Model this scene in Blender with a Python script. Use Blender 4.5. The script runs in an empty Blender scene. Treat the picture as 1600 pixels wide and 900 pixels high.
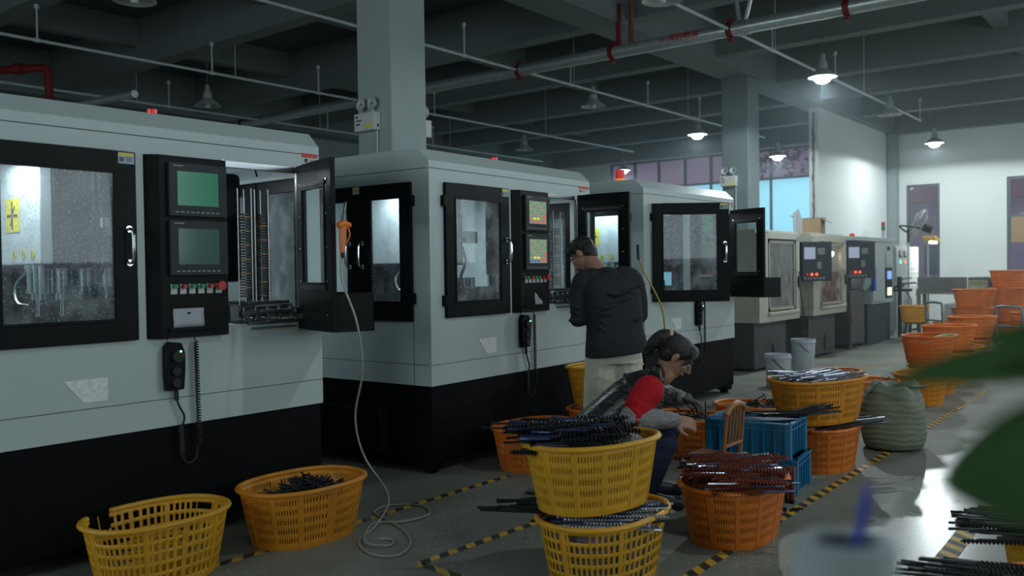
import bpy, bmesh, math, random
from mathutils import Vector, Matrix, Euler
R = math.radians
random.seed(7)
SC = bpy.context.scene
COL = SC.collection

# ------------------------------------------------------------------ camera, world, lights, exposure
cam_d = bpy.data.cameras.new('camera')
cam = bpy.data.objects.new('camera', cam_d); COL.objects.link(cam)
cam_d.sensor_width = 36.0
cam_d.lens = 36.0 * 1380 / 1600
_az, _pt, _rl = R(38.5), math.atan(28 / 1380), math.atan(.0139)
_fw = Vector((-math.sin(_az) * math.cos(_pt), math.cos(_az) * math.cos(_pt), -math.sin(_pt)))
_r = Vector((math.cos(_az), math.sin(_az), 0)); _u = _r.cross(_fw)
_r2 = _r * math.cos(_rl) - _u * math.sin(_rl); _u2 = _u * math.cos(_rl) + _r * math.sin(_rl)
cam.matrix_world = Matrix(((_r2.x, _u2.x, -_fw.x, 0), (_r2.y, _u2.y, -_fw.y, 0), (_r2.z, _u2.z, -_fw.z, 1.5), (0, 0, 0, 1)))
cam_d.clip_start = .05; cam_d.clip_end = 200
cam_d.dof.use_dof = True; cam_d.dof.focus_distance = 6.3; cam_d.dof.aperture_fstop = 2.1
SC.camera = cam

SC.view_settings.view_transform = 'Standard'
SC.view_settings.look = 'None'
SC.view_settings.gamma = 1
SC.view_settings.use_curve_mapping = False
SC.view_settings.exposure = 0.0

world = bpy.data.worlds.new('dusk_sky'); SC.world = world
world.use_nodes = True
wn = world.node_tree; bg = wn.nodes['Background']
bg.inputs[0].default_value = (.52, .50, .62, 1); bg.inputs[1].default_value = 1.15

def area(name, loc, rot, sx, sy, power, col):
    l = bpy.data.lights.new(name, 'AREA'); l.shape = 'RECTANGLE'; l.size = sx; l.size_y = sy
    l.energy = power; l.color = col
    o = bpy.data.objects.new(name, l); COL.objects.link(o); o.location = loc; o.rotation_euler = rot
    return o
# area lamps added in the unseen right-hand and rear windows, standing in for daylight
for yy in (1.2, 6.0, 10.8, 15.6):
    area('window_daylight', (4.35, yy, 2.9), (0, R(90), 0), 2.4, 3.2, 60, (.77, .96, .97))
for xx in (-8.5, -3.5):
    area('window_daylight', (xx, -3.55, 2.9), (R(90), 0, 0), 3.2, 2.4, 70, (.77, .96, .97))
LAMP_W = 46
LAMP_C = (.84, .96, 1.0)

# ------------------------------------------------------------------ materials
MATS = {}
def mat(name, col, rough=.5, metal=0., noise=0., nscale=8., bump=0., bscale=40., emit=None, estr=0., alpha=None, spec=.5, trans=0., coat=0., dark=.5):
    if name in MATS: return MATS[name]
    m = bpy.data.materials.new(name); m.use_nodes = True
    nt = m.node_tree; b = nt.nodes['Principled BSDF']
    c = (*col, 1)
    b.inputs['Base Color'].default_value = c
    b.inputs['Roughness'].default_value = rough; b.inputs['Metallic'].default_value = metal
    b.inputs['Specular IOR Level'].default_value = spec
    if coat: b.inputs['Coat Weight'].default_value = coat
    if trans: b.inputs['Transmission Weight'].default_value = trans
    tc = None
    if noise or bump:
        tc = nt.nodes.new('ShaderNodeTexCoord')
    if noise:
        n = nt.nodes.new('ShaderNodeTexNoise'); n.inputs['Scale'].default_value = nscale; n.inputs['Detail'].default_value = 5
        nt.links.new(tc.outputs['Object'], n.inputs['Vector'])
        mx = nt.nodes.new('ShaderNodeMix'); mx.data_type = 'RGBA'
        mr = nt.nodes.new('ShaderNodeMapRange'); mr.inputs[1].default_value = .4; mr.inputs[2].default_value = .75; mr.inputs[4].default_value = noise
        nt.links.new(n.outputs['Fac'], mr.inputs[0]); nt.links.new(mr.outputs[0], mx.inputs['Factor'])
        mx.inputs['A'].default_value = c; mx.inputs['B'].default_value = (col[0] * dark, col[1] * dark, col[2] * dark, 1)
        nt.links.new(mx.outputs['Result'], b.inputs['Base Color'])
        mr2 = nt.nodes.new('ShaderNodeMapRange'); mr2.inputs[3].default_value = max(0, rough - .08); mr2.inputs[4].default_value = min(1, rough + .12)
        nt.links.new(n.outputs['Fac'], mr2.inputs[0]); nt.links.new(mr2.outputs[0], b.inputs['Roughness'])
    if bump:
        n2 = nt.nodes.new('ShaderNodeTexNoise'); n2.inputs['Scale'].default_value = bscale; n2.inputs['Detail'].default_value = 4
        nt.links.new(tc.outputs['Object'], n2.inputs['Vector'])
        bp = nt.nodes.new('ShaderNodeBump'); bp.inputs['Strength'].default_value = bump; bp.inputs['Distance'].default_value = .02
        nt.links.new(n2.outputs['Fac'], bp.inputs['Height']); nt.links.new(bp.outputs[0], b.inputs['Normal'])
    if emit:
        b.inputs['Emission Color'].default_value = (*emit, 1); b.inputs['Emission Strength'].default_value = estr
    MATS[name] = m
    return m

def glass_mat(name, tint=(.93, .97, .97), opac=.06, splash=0., rough=.02):
    m = bpy.data.materials.new(name); m.use_nodes = True; nt = m.node_tree; nt.nodes.clear()
    out = nt.nodes.new('ShaderNodeOutputMaterial')
    tr = nt.nodes.new('ShaderNodeBsdfTransparent'); tr.inputs[0].default_value = (*tint, 1)
    gl = nt.nodes.new('ShaderNodeBsdfGlossy'); gl.inputs['Roughness'].default_value = rough
    lw = nt.nodes.new('ShaderNodeLayerWeight'); lw.inputs[0].default_value = .5
    pw = nt.nodes.new('ShaderNodeMath'); pw.operation = 'POWER'; pw.inputs[1].default_value = 4.5; nt.links.new(lw.outputs['Facing'], pw.inputs[0])
    fr = nt.nodes.new('ShaderNodeMath'); fr.operation = 'MULTIPLY_ADD'; fr.inputs[1].default_value = .7; fr.inputs[2].default_value = .035; nt.links.new(pw.outputs[0], fr.inputs[0])
    m1 = nt.nodes.new('ShaderNodeMixShader')
    nt.links.new(fr.outputs[0], m1.inputs[0]); nt.links.new(tr.outputs[0], m1.inputs[1]); nt.links.new(gl.outputs[0], m1.inputs[2])
    df = nt.nodes.new('ShaderNodeBsdfDiffuse'); df.inputs[0].default_value = (.75, .8, .82, 1)
    m2 = nt.nodes.new('ShaderNodeMixShader')
    nt.links.new(m1.outputs[0], m2.inputs[1]); nt.links.new(df.outputs[0], m2.inputs[2])
    if splash:
        tc = nt.nodes.new('ShaderNodeTexCoord')
        vo = nt.nodes.new('ShaderNodeTexVoronoi'); vo.inputs['Scale'].default_value = 55; vo.feature = 'F1'
        nt.links.new(tc.outputs['Object'], vo.inputs['Vector'])
        lt = nt.nodes.new('ShaderNodeMath'); lt.operation = 'LESS_THAN'; lt.inputs[1].default_value = .17
        nt.links.new(vo.outputs['Distance'], lt.inputs[0])
        no = nt.nodes.new('ShaderNodeTexNoise'); no.inputs['Scale'].default_value = 7; no.inputs['Detail'].default_value = 6
        nt.links.new(tc.outputs['Object'], no.inputs['Vector'])
        mr = nt.nodes.new('ShaderNodeMapRange'); mr.inputs[1].default_value = .45; mr.inputs[2].default_value = .75; mr.inputs[4].default_value = .16
        nt.links.new(no.outputs['Fac'], mr.inputs[0])
        mu = nt.nodes.new('ShaderNodeMath'); mu.operation = 'MULTIPLY_ADD'; mu.inputs[1].default_value = splash
        nt.links.new(lt.outputs[0], mu.inputs[0]); nt.links.new(mr.outputs[0], mu.inputs[2])
        ad = nt.nodes.new('ShaderNodeMath'); ad.operation = 'ADD'; ad.inputs[1].default_value = opac
        nt.links.new(mu.outputs[0], ad.inputs[0]); nt.links.new(ad.outputs[0], m2.inputs[0])
    else:
        m2.inputs[0].default_value = opac
    nt.links.new(m2.outputs[0], out.inputs[0])
    MATS[name] = m
    return m

def plastic_mat(name, col, grime=.5):
    """dyed basket plastic: diffuse with a little light coming through, streaks of dirt"""
    m = bpy.data.materials.new(name); m.use_nodes = True; nt = m.node_tree
    b = nt.nodes['Principled BSDF']; out = nt.nodes['Material Output']
    tc = nt.nodes.new('ShaderNodeTexCoord'); n = nt.nodes.new('ShaderNodeTexNoise'); n.inputs['Scale'].default_value = 6; n.inputs['Detail'].default_value = 6
    nt.links.new(tc.outputs['Object'], n.inputs['Vector'])
    mr = nt.nodes.new('ShaderNodeMapRange'); mr.inputs[1].default_value = .42; mr.inputs[2].default_value = .72; mr.inputs[4].default_value = grime
    nt.links.new(n.outputs['Fac'], mr.inputs[0])
    mx = nt.nodes.new('ShaderNodeMix'); mx.data_type = 'RGBA'
    mx.inputs['A'].default_value = (*col, 1); mx.inputs['B'].default_value = (col[0] * .45, col[1] * .5, col[2] * .6 + .01, 1)
    nt.links.new(mr.outputs[0], mx.inputs['Factor']); nt.links.new(mx.outputs['Result'], b.inputs['Base Color'])
    b.inputs['Roughness'].default_value = .42
    t = nt.nodes.new('ShaderNodeBsdfTranslucent'); nt.links.new(mx.outputs['Result'], t.inputs[0])
    ms = nt.nodes.new('ShaderNodeMixShader'); ms.inputs[0].default_value = .28
    nt.links.new(b.outputs[0], ms.inputs[1]); nt.links.new(t.outputs[0], ms.inputs[2]); nt.links.new(ms.outputs[0], out.inputs[0])
    MATS[name] = m
    return m

M_white = mat('machine_white_paint', (.51, .59, .58), .38, noise=.10, nscale=3, dark=.8)
M_black = mat('machine_black_paint', (.0035, .0055, .006), .42, noise=.4, nscale=5, dark=.7, spec=.15)
M_base = mat('machine_base_black', (.0045, .005, .0055), .6, noise=.6, nscale=14, dark=.5, spec=.12)
M_seam = mat('panel_gap', (.06, .075, .075), .8)
M_inner = mat('machine_inside_white', (.72, .78, .8), .4, noise=.2, nscale=4)
M_dkgrey = mat('dark_grey_steel', (.022, .027, .030), .5, metal=.1, noise=.4, nscale=9)
M_steel = mat('bright_steel', (.62, .65, .67), .25, metal=1.)
M_chrome = mat('chrome', (.8, .83, .85), .12, metal=1.)
M_rubber = mat('black_rubber', (.012, .012, .013), .6)
M_plblk = mat('black_plastic', (.005, .0065, .007), .48, spec=.16)
M_plgrey = mat('dark_grey_plastic', (.020, .028, .031), .45, spec=.3)
M_green = mat('green_button', (.01, .16, .07), .35, emit=(.02, .5, .2), estr=.06)
M_red = mat('red_button', (.55, .02, .02), .35)
M_label = mat('white_label', (.6, .62, .6), .6)
M_yellow = mat('yellow_label', (.82, .70, .04), .55)
M_dark_ink = mat('dark_ink', (.03, .03, .03), .6)
M_redlab = mat('red_label', (.6, .05, .03), .5)
M_orange_pl = mat('orange_plastic', (.80, .20, .02), .4)
M_paper = mat('paper', (.46, .48, .52), .75, noise=.15, nscale=14)
M_tube = mat('tube_light', (1, 1, 1), .5, emit=(.86, .95, 1.0), estr=9)
M_glass = glass_mat('clear_glass', (.90, .95, .95), .035)
M_splash = glass_mat('splashed_glass', (.80, .85, .86), .05, splash=.42)
M_winglass = glass_mat('window_glass', (.86, .84, .88), .02, rough=.01)
M_bk_y = plastic_mat('yellow_basket_plastic', (.86, .47, .03), .35)
M_bk_o = plastic_mat('orange_basket_plastic', (.88, .255, .03), .4)
M_bk_ao = plastic_mat('amber_basket_plastic', (.88, .36, .025), .4)
M_galv = mat('galvanised_pipe', (.62, .68, .68), .34, metal=.7, noise=.3, nscale=10)
M_pipe = mat('grey_painted_pipe', (.50, .57, .56), .45, metal=.2)
M_redpaint = mat('red_pipe_paint', (.17, .010, .009), .55)
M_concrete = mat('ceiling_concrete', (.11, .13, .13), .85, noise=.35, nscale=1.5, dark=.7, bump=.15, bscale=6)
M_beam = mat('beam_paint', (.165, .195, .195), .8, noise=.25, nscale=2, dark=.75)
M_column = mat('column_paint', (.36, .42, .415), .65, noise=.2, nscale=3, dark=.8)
M_wall = mat('white_plaster', (.72, .76, .74), .85, noise=.18, nscale=1.2, dark=.8, bump=.1, bscale=8)
M_wallg = mat('grey_plaster', (.30, .34, .34), .85, noise=.3, nscale=1.5, dark=.7)
M_frame = mat('window_frame_grey', (.10, .12, .13), .5)
M_lathe = mat('beige_enamel', (.44, .44, .36), .45, noise=.3, nscale=4, dark=.75)
M_lathedk = mat('brown_grey_enamel', (.055, .05, .048), .5, noise=.4, nscale=6)
M_lathein = mat('oily_lathe_inside', (.11, .095, .08), .4, noise=.5, nscale=7)
M_mach2 = mat('grey_green_enamel', (.36, .43, .42), .45, noise=.2, nscale=4, dark=.8)
M_teal = mat('dark_teal_enamel', (.02, .05, .06), .5)
M_card = mat('cardboard', (.36, .24, .14), .85, noise=.2, nscale=5)
M_wood = mat('varnished_wood', (.30, .13, .045), .45, noise=.5, nscale=12, dark=.5)
M_blue = mat('blue_crate_plastic', (.015, .19, .36), .4, noise=.35, nscale=6, dark=.5)
M_bucket = mat('grey_plastic_bucket', (.50, .55, .60), .45, noise=.15, nscale=5)
M_hose = mat('clear_grey_hose', (.30, .32, .26), .4)
M_hosey = mat('yellow_hose', (.55, .40, .06), .4)
M_skin = mat('skin', (.36, .19, .125), .55, noise=.1, nscale=20, dark=.8)
M_hair = mat('black_hair', (.014, .011, .011), .45, bump=.6, bscale=90)

def hexa(*v): return tuple(v)

# ------------------------------------------------------------------ mesh collector
class MB:
    def __init__(s): s.v = []; s.f = []; s.m = []
    def add(s, vs, fs, m=0, M=None):
        o = len(s.v)
        if M is not None: vs = [M @ Vector(p) for p in vs]
        s.v += [tuple(p) for p in vs]; s.f += [tuple(i + o for i in f) for f in fs]; s.m += [m] * len(fs)
        return s
    def box(s, x0, x1, y0, y1, z0, z1, m=0, M=None):
        vs = [(x, y, z) for z in (z0, z1) for y in (y0, y1) for x in (x0, x1)]
        fs = [(0, 2, 3, 1), (4, 5, 7, 6), (0, 1, 5, 4), (2, 6, 7, 3), (0, 4, 6, 2), (1, 3, 7, 5)]
        return s.add(vs, fs, m, M)
    def cb(s, c, d, m=0, M=None):
        return s.box(c[0] - d[0] / 2, c[0] + d[0] / 2, c[1] - d[1] / 2, c[1] + d[1] / 2, c[2] - d[2] / 2, c[2] + d[2] / 2, m, M)
    def prism(s, poly, axis, a, b, m=0, M=None):
        """polygon in the plane across axis, extruded a..b; poly pairs are the other two coordinates in xyz order"""
        def P(p, t):
            q = [p[0], p[1]]; q.insert(axis, t); return tuple(q)
        n = len(poly); vs = [P(p, a) for p in poly] + [P(p, b) for p in poly]
        fs = [tuple(range(n))[::-1], tuple(range(n, 2 * n))] + [(i, (i + 1) % n, n + (i + 1) % n, n + i) for i in range(n)]
        return s.add(vs, fs, m, M)
    def cyl(s, p0, p1, r0, r1=None, n=16, m=0, caps=True, M=None):
        r1 = r0 if r1 is None else r1
        p0, p1 = Vector(p0), Vector(p1); d = (p1 - p0)
        q = d.to_track_quat('Z', 'Y').to_matrix()
        vs = []
        for p, r in ((p0, r0), (p1, r1)):
            for i in range(n):
                a = 2 * math.pi * i / n; vs.append(p + q @ Vector((math.cos(a) * r, math.sin(a) * r, 0)))
        fs = [(i, (i + 1) % n, n + (i + 1) % n, n + i) for i in range(n)]
        if caps: fs += [tuple(range(n))[::-1], tuple(range(n, 2 * n))]
        return s.add(vs, fs, m, M)
    def tube(s, pts, r, n=8, m=0, M=None, closed=False, radii=None, flat=1.0):
        pts = [Vector(p) for p in pts]; k = len(pts)
        up = Vector((0, 0, 1)); vs = []; prev = None
        for i, p in enumerate(pts):
            if closed: t = pts[(i + 1) % k] - pts[i - 1]
            else: t = pts[min(i + 1, k - 1)] - pts[max(i - 1, 0)]
            if t.length < 1e-9: t = Vector((0, 0, 1))
            t.normalize()
            if prev is None:
                a = up if abs(t.dot(up)) < .9 else Vector((1, 0, 0))
                nx = t.cross(a).normalized()
            else:
                nx = (prev - t * prev.dot(t))
                nx = nx.normalized() if nx.length > 1e-6 else t.orthogonal().normalized()
            prev = nx; ny = t.cross(nx)
            rr = radii[i] if radii else r
            for j in range(n):
                a = 2 * math.pi * j / n
                vs.append(p + nx * math.cos(a) * rr + ny * math.sin(a) * rr * flat)
        fs = []
        kk = k if closed else k - 1
        for i in range(kk):
            for j in range(n):
                a, b = i * n + j, i * n + (j + 1) % n; c, d = ((i + 1) % k) * n + (j + 1) % n, ((i + 1) % k) * n + j
                fs.append((a, b, c, d))
        if not closed: fs += [tuple(range(n))[::-1], tuple(range((k - 1) * n, k * n))]
        return s.add(vs, fs, m, M)
    def lathe(s, prof, c=(0, 0, 0), n=24, m=0, M=None, sx=1., sy=1.):
        vs = []; 
        for r, z in prof:
            for i in range(n):
                a = 2 * math.pi * i / n; vs.append((c[0] + r * math.cos(a) * sx, c[1] + r * math.sin(a) * sy, c[2] + z))
        fs = []
        for k in range(len(prof) - 1):
            for i in range(n):
                fs.append((k * n + i, k * n + (i + 1) % n, (k + 1) * n + (i + 1) % n, (k + 1) * n + i))
        return s.add(vs, fs, m, M)
    def ball(s, c, r, n=12, m=0, M=None):
        if not hasattr(r, '__len__'): r = (r, r, r)
        vs = []; fs = []; k = n // 2 + 1
        for i in range(k):
            th = math.pi * i / (k - 1)
            for j in range(n):
                a = 2 * math.pi * j / n
                vs.append((c[0] + r[0] * math.sin(th) * math.cos(a), c[1] + r[1] * math.sin(th) * math.sin(a), c[2] + r[2] * math.cos(th)))
        for i in range(k - 1):
            for j in range(n):
                fs.append((i * n + j, (i + 1) * n + j, (i + 1) * n + (j + 1) % n, i * n + (j + 1) % n))
        return s.add(vs, fs, m, M)
    def build(s, name, mats, parent=None, smooth=True, bevel=0., label=None, ang=35):
        me = bpy.data.meshes.new(name); me.from_pydata(s.v, [], s.f)
        if not isinstance(mats, (list, tuple)): mats = [mats]
        for q in mats: me.materials.append(q)
        me.polygons.foreach_set('material_index', s.m)
        bm = bmesh.new(); bm.from_mesh(me)
        bmesh.ops.remove_doubles(bm, verts=bm.verts, dist=1e-5)
        bmesh.ops.recalc_face_normals(bm, faces=bm.faces); bm.to_mesh(me); bm.free()
        if smooth:
            me.polygons.foreach_set('use_smooth', [True] * len(me.polygons)); me.set_sharp_from_angle(angle=R(ang))
        me.update()
        o = bpy.data.objects.new(name, me); COL.objects.link(o)
        if parent is not None: o.parent = parent
        if bevel:
            b = o.modifiers.new('bevel', 'BEVEL'); b.width = bevel; b.segments = 2; b.limit_method = 'ANGLE'; b.angle_limit = R(40)
        if label: o['label'] = label
        return o

def tag(o, label, cat, group=None, kind=None):
    o['label'] = label; o['category'] = cat
    if group: o['group'] = group
    if kind: o['kind'] = kind
    return o
def struct(o):
    o['kind'] = 'structure'; return o
def empty(name, loc=(0, 0, 0), rz=0., label=None, cat=None, group=None):
    o = bpy.data.objects.new(name, None); COL.objects.link(o); o.location = loc; o.rotation_euler = (0, 0, rz)
    o.empty_display_size = .1
    if label: tag(o, label, cat, group)
    return o
KIDS = {}
def kids(o):
    return [c for c in bpy.data.objects if c.parent == o]
def dup(src, loc=None, rot=None, label=None, group=None, children=None):
    c = src.copy(); COL.objects.link(c)
    if loc is not None: c.location = loc
    if rot is not None: c.rotation_euler = rot
    if label: c['label'] = label
    if group: c['group'] = group
    ch = children if children is not None else kids(src)
    for k in ch:
        d = k.copy(); COL.objects.link(d); d.parent = c
        if children is None:
            for g in kids(k):
                e = g.copy(); COL.objects.link(e); e.parent = d
    return c
def text_mesh(txt, size, M, material, name, parent=None, depth=.0006):
    cu = bpy.data.curves.new(name, 'FONT'); cu.body = txt; cu.size = size; cu.extrude = depth; cu.align_x = 'CENTER'; cu.align_y = 'CENTER'
    o = bpy.data.objects.new(name, cu); COL.objects.link(o)
    bpy.context.view_layer.update()
    dg = bpy.context.evaluated_depsgraph_get()
    me = bpy.data.meshes.new_from_object(o.evaluated_get(dg))
    bpy.data.objects.remove(o)
    me.materials.clear(); me.materials.append(material)
    me.transform(M)
    ob = bpy.data.objects.new(name, me); COL.objects.link(ob); ob.parent = parent
    return ob
def catmull(pts, n=8, closed=False):
    pts = [Vector(p) for p in pts]; out = []; k = len(pts)
    rng = k if closed else k - 1
    for i in range(rng):
        if closed: p0, p1, p2, p3 = pts[i - 1], pts[i], pts[(i + 1) % k], pts[(i + 2) % k]
        else: p0, p1, p2, p3 = pts[max(i - 1, 0)], pts[i], pts[i + 1], pts[min(i + 2, k - 1)]
        for j in range(n):
            t = j / n
            out.append(.5 * ((2 * p1) + (p2 - p0) * t + (2 * p0 - 5 * p1 + 4 * p2 - p3) * t * t + (3 * p1 - p0 - 3 * p2 + p3) * t ** 3))
    if not closed: out.append(pts[-1])
    return out

# ------------------------------------------------------------------ the hall
YE, ZC, XL, XR, YB = 24.3, 5.75, -17.8, 4.45, -3.7

def floor_mat():
    m = bpy.data.materials.new('painted_concrete_floor'); m.use_nodes = True; nt = m.node_tree; b = nt.nodes['Principled BSDF']
    L = nt.links.new
    geo = nt.nodes.new('ShaderNodeNewGeometry')
    n1 = nt.nodes.new('ShaderNodeTexNoise'); n1.inputs['Scale'].default_value = 1.1; n1.inputs['Detail'].default_value = 7; n1.inputs['Roughness'].default_value = .62
    L(geo.outputs['Position'], n1.inputs['Vector'])
    cr = nt.nodes.new('ShaderNodeValToRGB'); cr.color_ramp.elements[0].position = .3; cr.color_ramp.elements[0].color = (.12, .13, .108, 1)
    cr.color_ramp.elements[1].position = .7; cr.color_ramp.elements[1].color = (.23, .24, .20, 1)
    L(n1.outputs['Fac'], cr.inputs[0])
    # swarf scattered like fine white grains near the machines
    vo = nt.nodes.new('ShaderNodeTexVoronoi'); vo.inputs['Scale'].default_value = 60
    L(geo.outputs['Position'], vo.inputs['Vector'])
    lt = nt.nodes.new('ShaderNodeMath'); lt.operation = 'LESS_THAN'; lt.inputs[1].default_value = .2; L(vo.outputs['Distance'], lt.inputs[0])
    n2 = nt.nodes.new('ShaderNodeTexNoise'); n2.inputs['Scale'].default_value = 1.7; n2.inputs['Detail'].default_value = 3; L(geo.outputs['Position'], n2.inputs['Vector'])
    g2 = nt.nodes.new('ShaderNodeMapRange'); g2.inputs[1].default_value = .44; g2.inputs[2].default_value = .6; L(n2.outputs['Fac'], g2.inputs[0])
    mu = nt.nodes.new('ShaderNodeMath'); mu.operation = 'MULTIPLY'; L(lt.outputs[0], mu.inputs[0]); L(g2.outputs[0], mu.inputs[1])
    mx = nt.nodes.new('ShaderNodeMix'); mx.data_type = 'RGBA'; mx.inputs['B'].default_value = (.55, .58, .56, 1)
    L(mu.outputs[0], mx.inputs['Factor']); L(cr.outputs[0], mx.inputs['A']); L(mx.outputs['Result'], b.inputs['Base Color'])
    # polished, damp aisle on the right
    sp = nt.nodes.new('ShaderNodeSeparateXYZ'); L(geo.outputs['Position'], sp.inputs[0])
    n3 = nt.nodes.new('ShaderNodeTexNoise'); n3.inputs['Scale'].default_value = 1.3; n3.inputs['Detail'].default_value = 4; L(geo.outputs['Position'], n3.inputs['Vector'])
    a = nt.nodes.new('ShaderNodeMath'); a.operation = 'MULTIPLY_ADD'; a.inputs[1].default_value = .9; L(n3.outputs['Fac'], a.inputs[0]); L(sp.outputs[0], a.inputs[2])
    mk = nt.nodes.new('ShaderNodeMapRange'); mk.inputs[1].default_value = -1.22; mk.inputs[2].default_value = -1.10; L(a.outputs[0], mk.inputs[0])
    yk = nt.nodes.new('ShaderNodeMapRange'); yk.inputs[1].default_value = 9.0; yk.inputs[2].default_value = 8.4; L(sp.outputs[1], yk.inputs[0])
    mm = nt.nodes.new('ShaderNodeMath'); mm.operation = 'MULTIPLY'; L(mk.outputs[0], mm.inputs[0]); L(yk.outputs[0], mm.inputs[1])
    rg = nt.nodes.new('ShaderNodeMapRange'); rg.inputs[3].default_value = .46; rg.inputs[4].default_value = .2; L(mm.outputs[0], rg.inputs[0])
    ra = nt.nodes.new('ShaderNodeMath'); ra.operation = 'MULTIPLY_ADD'; ra.inputs[1].default_value = .16; L(n1.outputs['Fac'], ra.inputs[0]); L(rg.outputs[0], ra.inputs[2])
    L(ra.outputs[0], b.inputs['Roughness'])
    sg = nt.nodes.new('ShaderNodeMapRange'); sg.inputs[3].default_value = .4; sg.inputs[4].default_value = 1.0; L(mm.outputs[0], sg.inputs[0]); L(sg.outputs[0], b.inputs['Specular IOR Level'])
    L(mm.outputs[0], b.inputs['Coat Weight']); b.inputs['Coat Roughness'].default_value = .24; b.inputs['Coat IOR'].default_value = 1.8
    bp = nt.nodes.new('ShaderNodeBump'); bp.inputs['Strength'].default_value = .12; bp.inputs['Distance'].default_value = .01
    n4 = nt.nodes.new('ShaderNodeTexNoise'); n4.inputs['Scale'].default_value = 9; L(geo.outputs['Position'], n4.inputs['Vector']); L(n4.outputs['Fac'], bp.inputs['Height']); L(bp.outputs[0], b.inputs['Normal'])
    return m
b = MB(); b.box(XL - .2, XR + .2, YB - .2, YE + .2, -.2, 0); struct(b.build('floor', floor_mat(), smooth=False))
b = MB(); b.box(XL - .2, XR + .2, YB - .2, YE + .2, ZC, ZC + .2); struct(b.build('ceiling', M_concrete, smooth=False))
b = MB(); b.box(XL - .2, XL, YB, YE, 0, ZC); struct(b.build('wall_left', M_wallg, smooth=False))

def wall_with_holes(name, m, axis, a0, a1, p0, p1, holes, z1=ZC):
    """axis 0: runs along x at y p0..p1; axis 1: runs along y at x p0..p1"""
    b = MB()
    def bx(u0, u1, za, zb):
        if u1 - u0 < 1e-4 or zb - za < 1e-4: return
        if axis == 0: b.box(u0, u1, p0, p1, za, zb)
        else: b.box(p0, p1, u0, u1, za, zb)
    cur = a0
    for (h0, h1, z0, zt) in sorted(holes):
        bx(cur, h0, 0, z1); bx(h0, h1, 0, z0); bx(h0, h1, zt, z1); cur = h1
    bx(cur, a1, 0, z1)
    return struct(b.build(name, m, smooth=False))
rh = [(yy - 1.7, yy + 1.7, 1.5, 4.3) for yy in (1.2, 6.0, 10.8, 15.6)]
wall_with_holes('wall_right', M_wallg, 1, YB, YE, XR, XR + .2, rh)
bh = [(xx - 1.7, xx + 1.7, 1.5, 4.3) for xx in (-8.5, -3.5)]
wall_with_holes('wall_back', M_wallg, 0, XL, XR, YB - .2, YB, bh)
EW = [(-15.25, -11.05, .9, 4.85), (-10.75, -6.95, .9, 4.85), (-6.25, -5.45, 1.0, 3.55), (-3.95, -2.6, .9, 3.6)]
wall_with_holes('wall_end', M_wall, 0, XL, XR, YE, YE + .24, EW)
M_bluefilm = mat('blue_window_film', (.22, .5, .65), .6, emit=(.30, .68, .86), estr=.68)
WN = [0]
def window(name, x0, x1, z0, z1, mull, trans, panes, film=None, y=YE + .1):
    WN[0] += 1
    root = empty('window_%d' % WN[0], ((x0 + x1) / 2, y, z0)); root['kind'] = 'structure'
    cx = (x0 + x1) / 2
    b = MB(); w = .035
    b.box(x0 - cx, x1 - cx, -.04, .04, 0, .06).box(x0 - cx, x1 - cx, -.04, .04, z1 - z0 - .06, z1 - z0)
    for x in [x0 + .03, x1 - .03] + mull: b.box(x - cx - w, x - cx + w, -.045, .045, .0, z1 - z0)
    for z in trans: b.box(x0 - cx, x1 - cx, -.042, .042, z - z0 - .03, z - z0 + .03)
    b.build('window_frame', M_frame, root, smooth=False)
    for (px0, px1, pz0, pz1, mt, nm) in panes:
        MB().box(px0 - cx, px1 - cx, -.006, .006, pz0 - z0, pz1 - z0).build(nm, mt, root, smooth=False)
    return root
zf = 4.0
window('', -15.25, -11.05, .9, 4.85, [-14.35, -13.5, -12.6, -11.75], [zf], [(-15.2, -11.1, zf, 4.8, M_winglass, 'window_pane'), (-15.2, -11.1, .95, zf, M_bluefilm, 'blue_film_pane')])
window('', -10.75, -6.95, .9, 4.85, [-9.9, -8.1], [zf], [(-10.7, -7.0, zf, 4.8, M_winglass, 'window_pane'), (-10.7, -7.0, .95, zf, M_bluefilm, 'blue_film_pane')])
window('', -6.25, -5.45, 1.0, 3.55, [], [2.68], [(-6.2, -5.5, 1.05, 3.5, M_winglass, 'window_pane')])
w4 = window('', -3.95, -2.6, .9, 3.6, [-3.25], [2.65], [(-3.9, -2.65, .95, 3.55, M_winglass, 'window_pane')])
for yy in (1.2, 6.0, 10.8, 15.6):
    WN[0] += 1
    r0 = empty('window_%d' % WN[0], (XR + .1, yy, 1.5)); r0['kind'] = 'structure'
    b = MB()
    for q in (-1.67, -.57, .57, 1.67): b.box(-.04, .04, q - .03, q + .03, 0, 2.8)
    for z in (.03, 2.77): b.box(-.04, .04, -1.7, 1.7, z - .03, z + .03)
    b.build('window_frame', M_frame, r0, smooth=False)
    MB().box(.03, .036, -1.65, 1.65, .05, 2.75).build('window_pane', M_winglass, r0, smooth=False)
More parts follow.
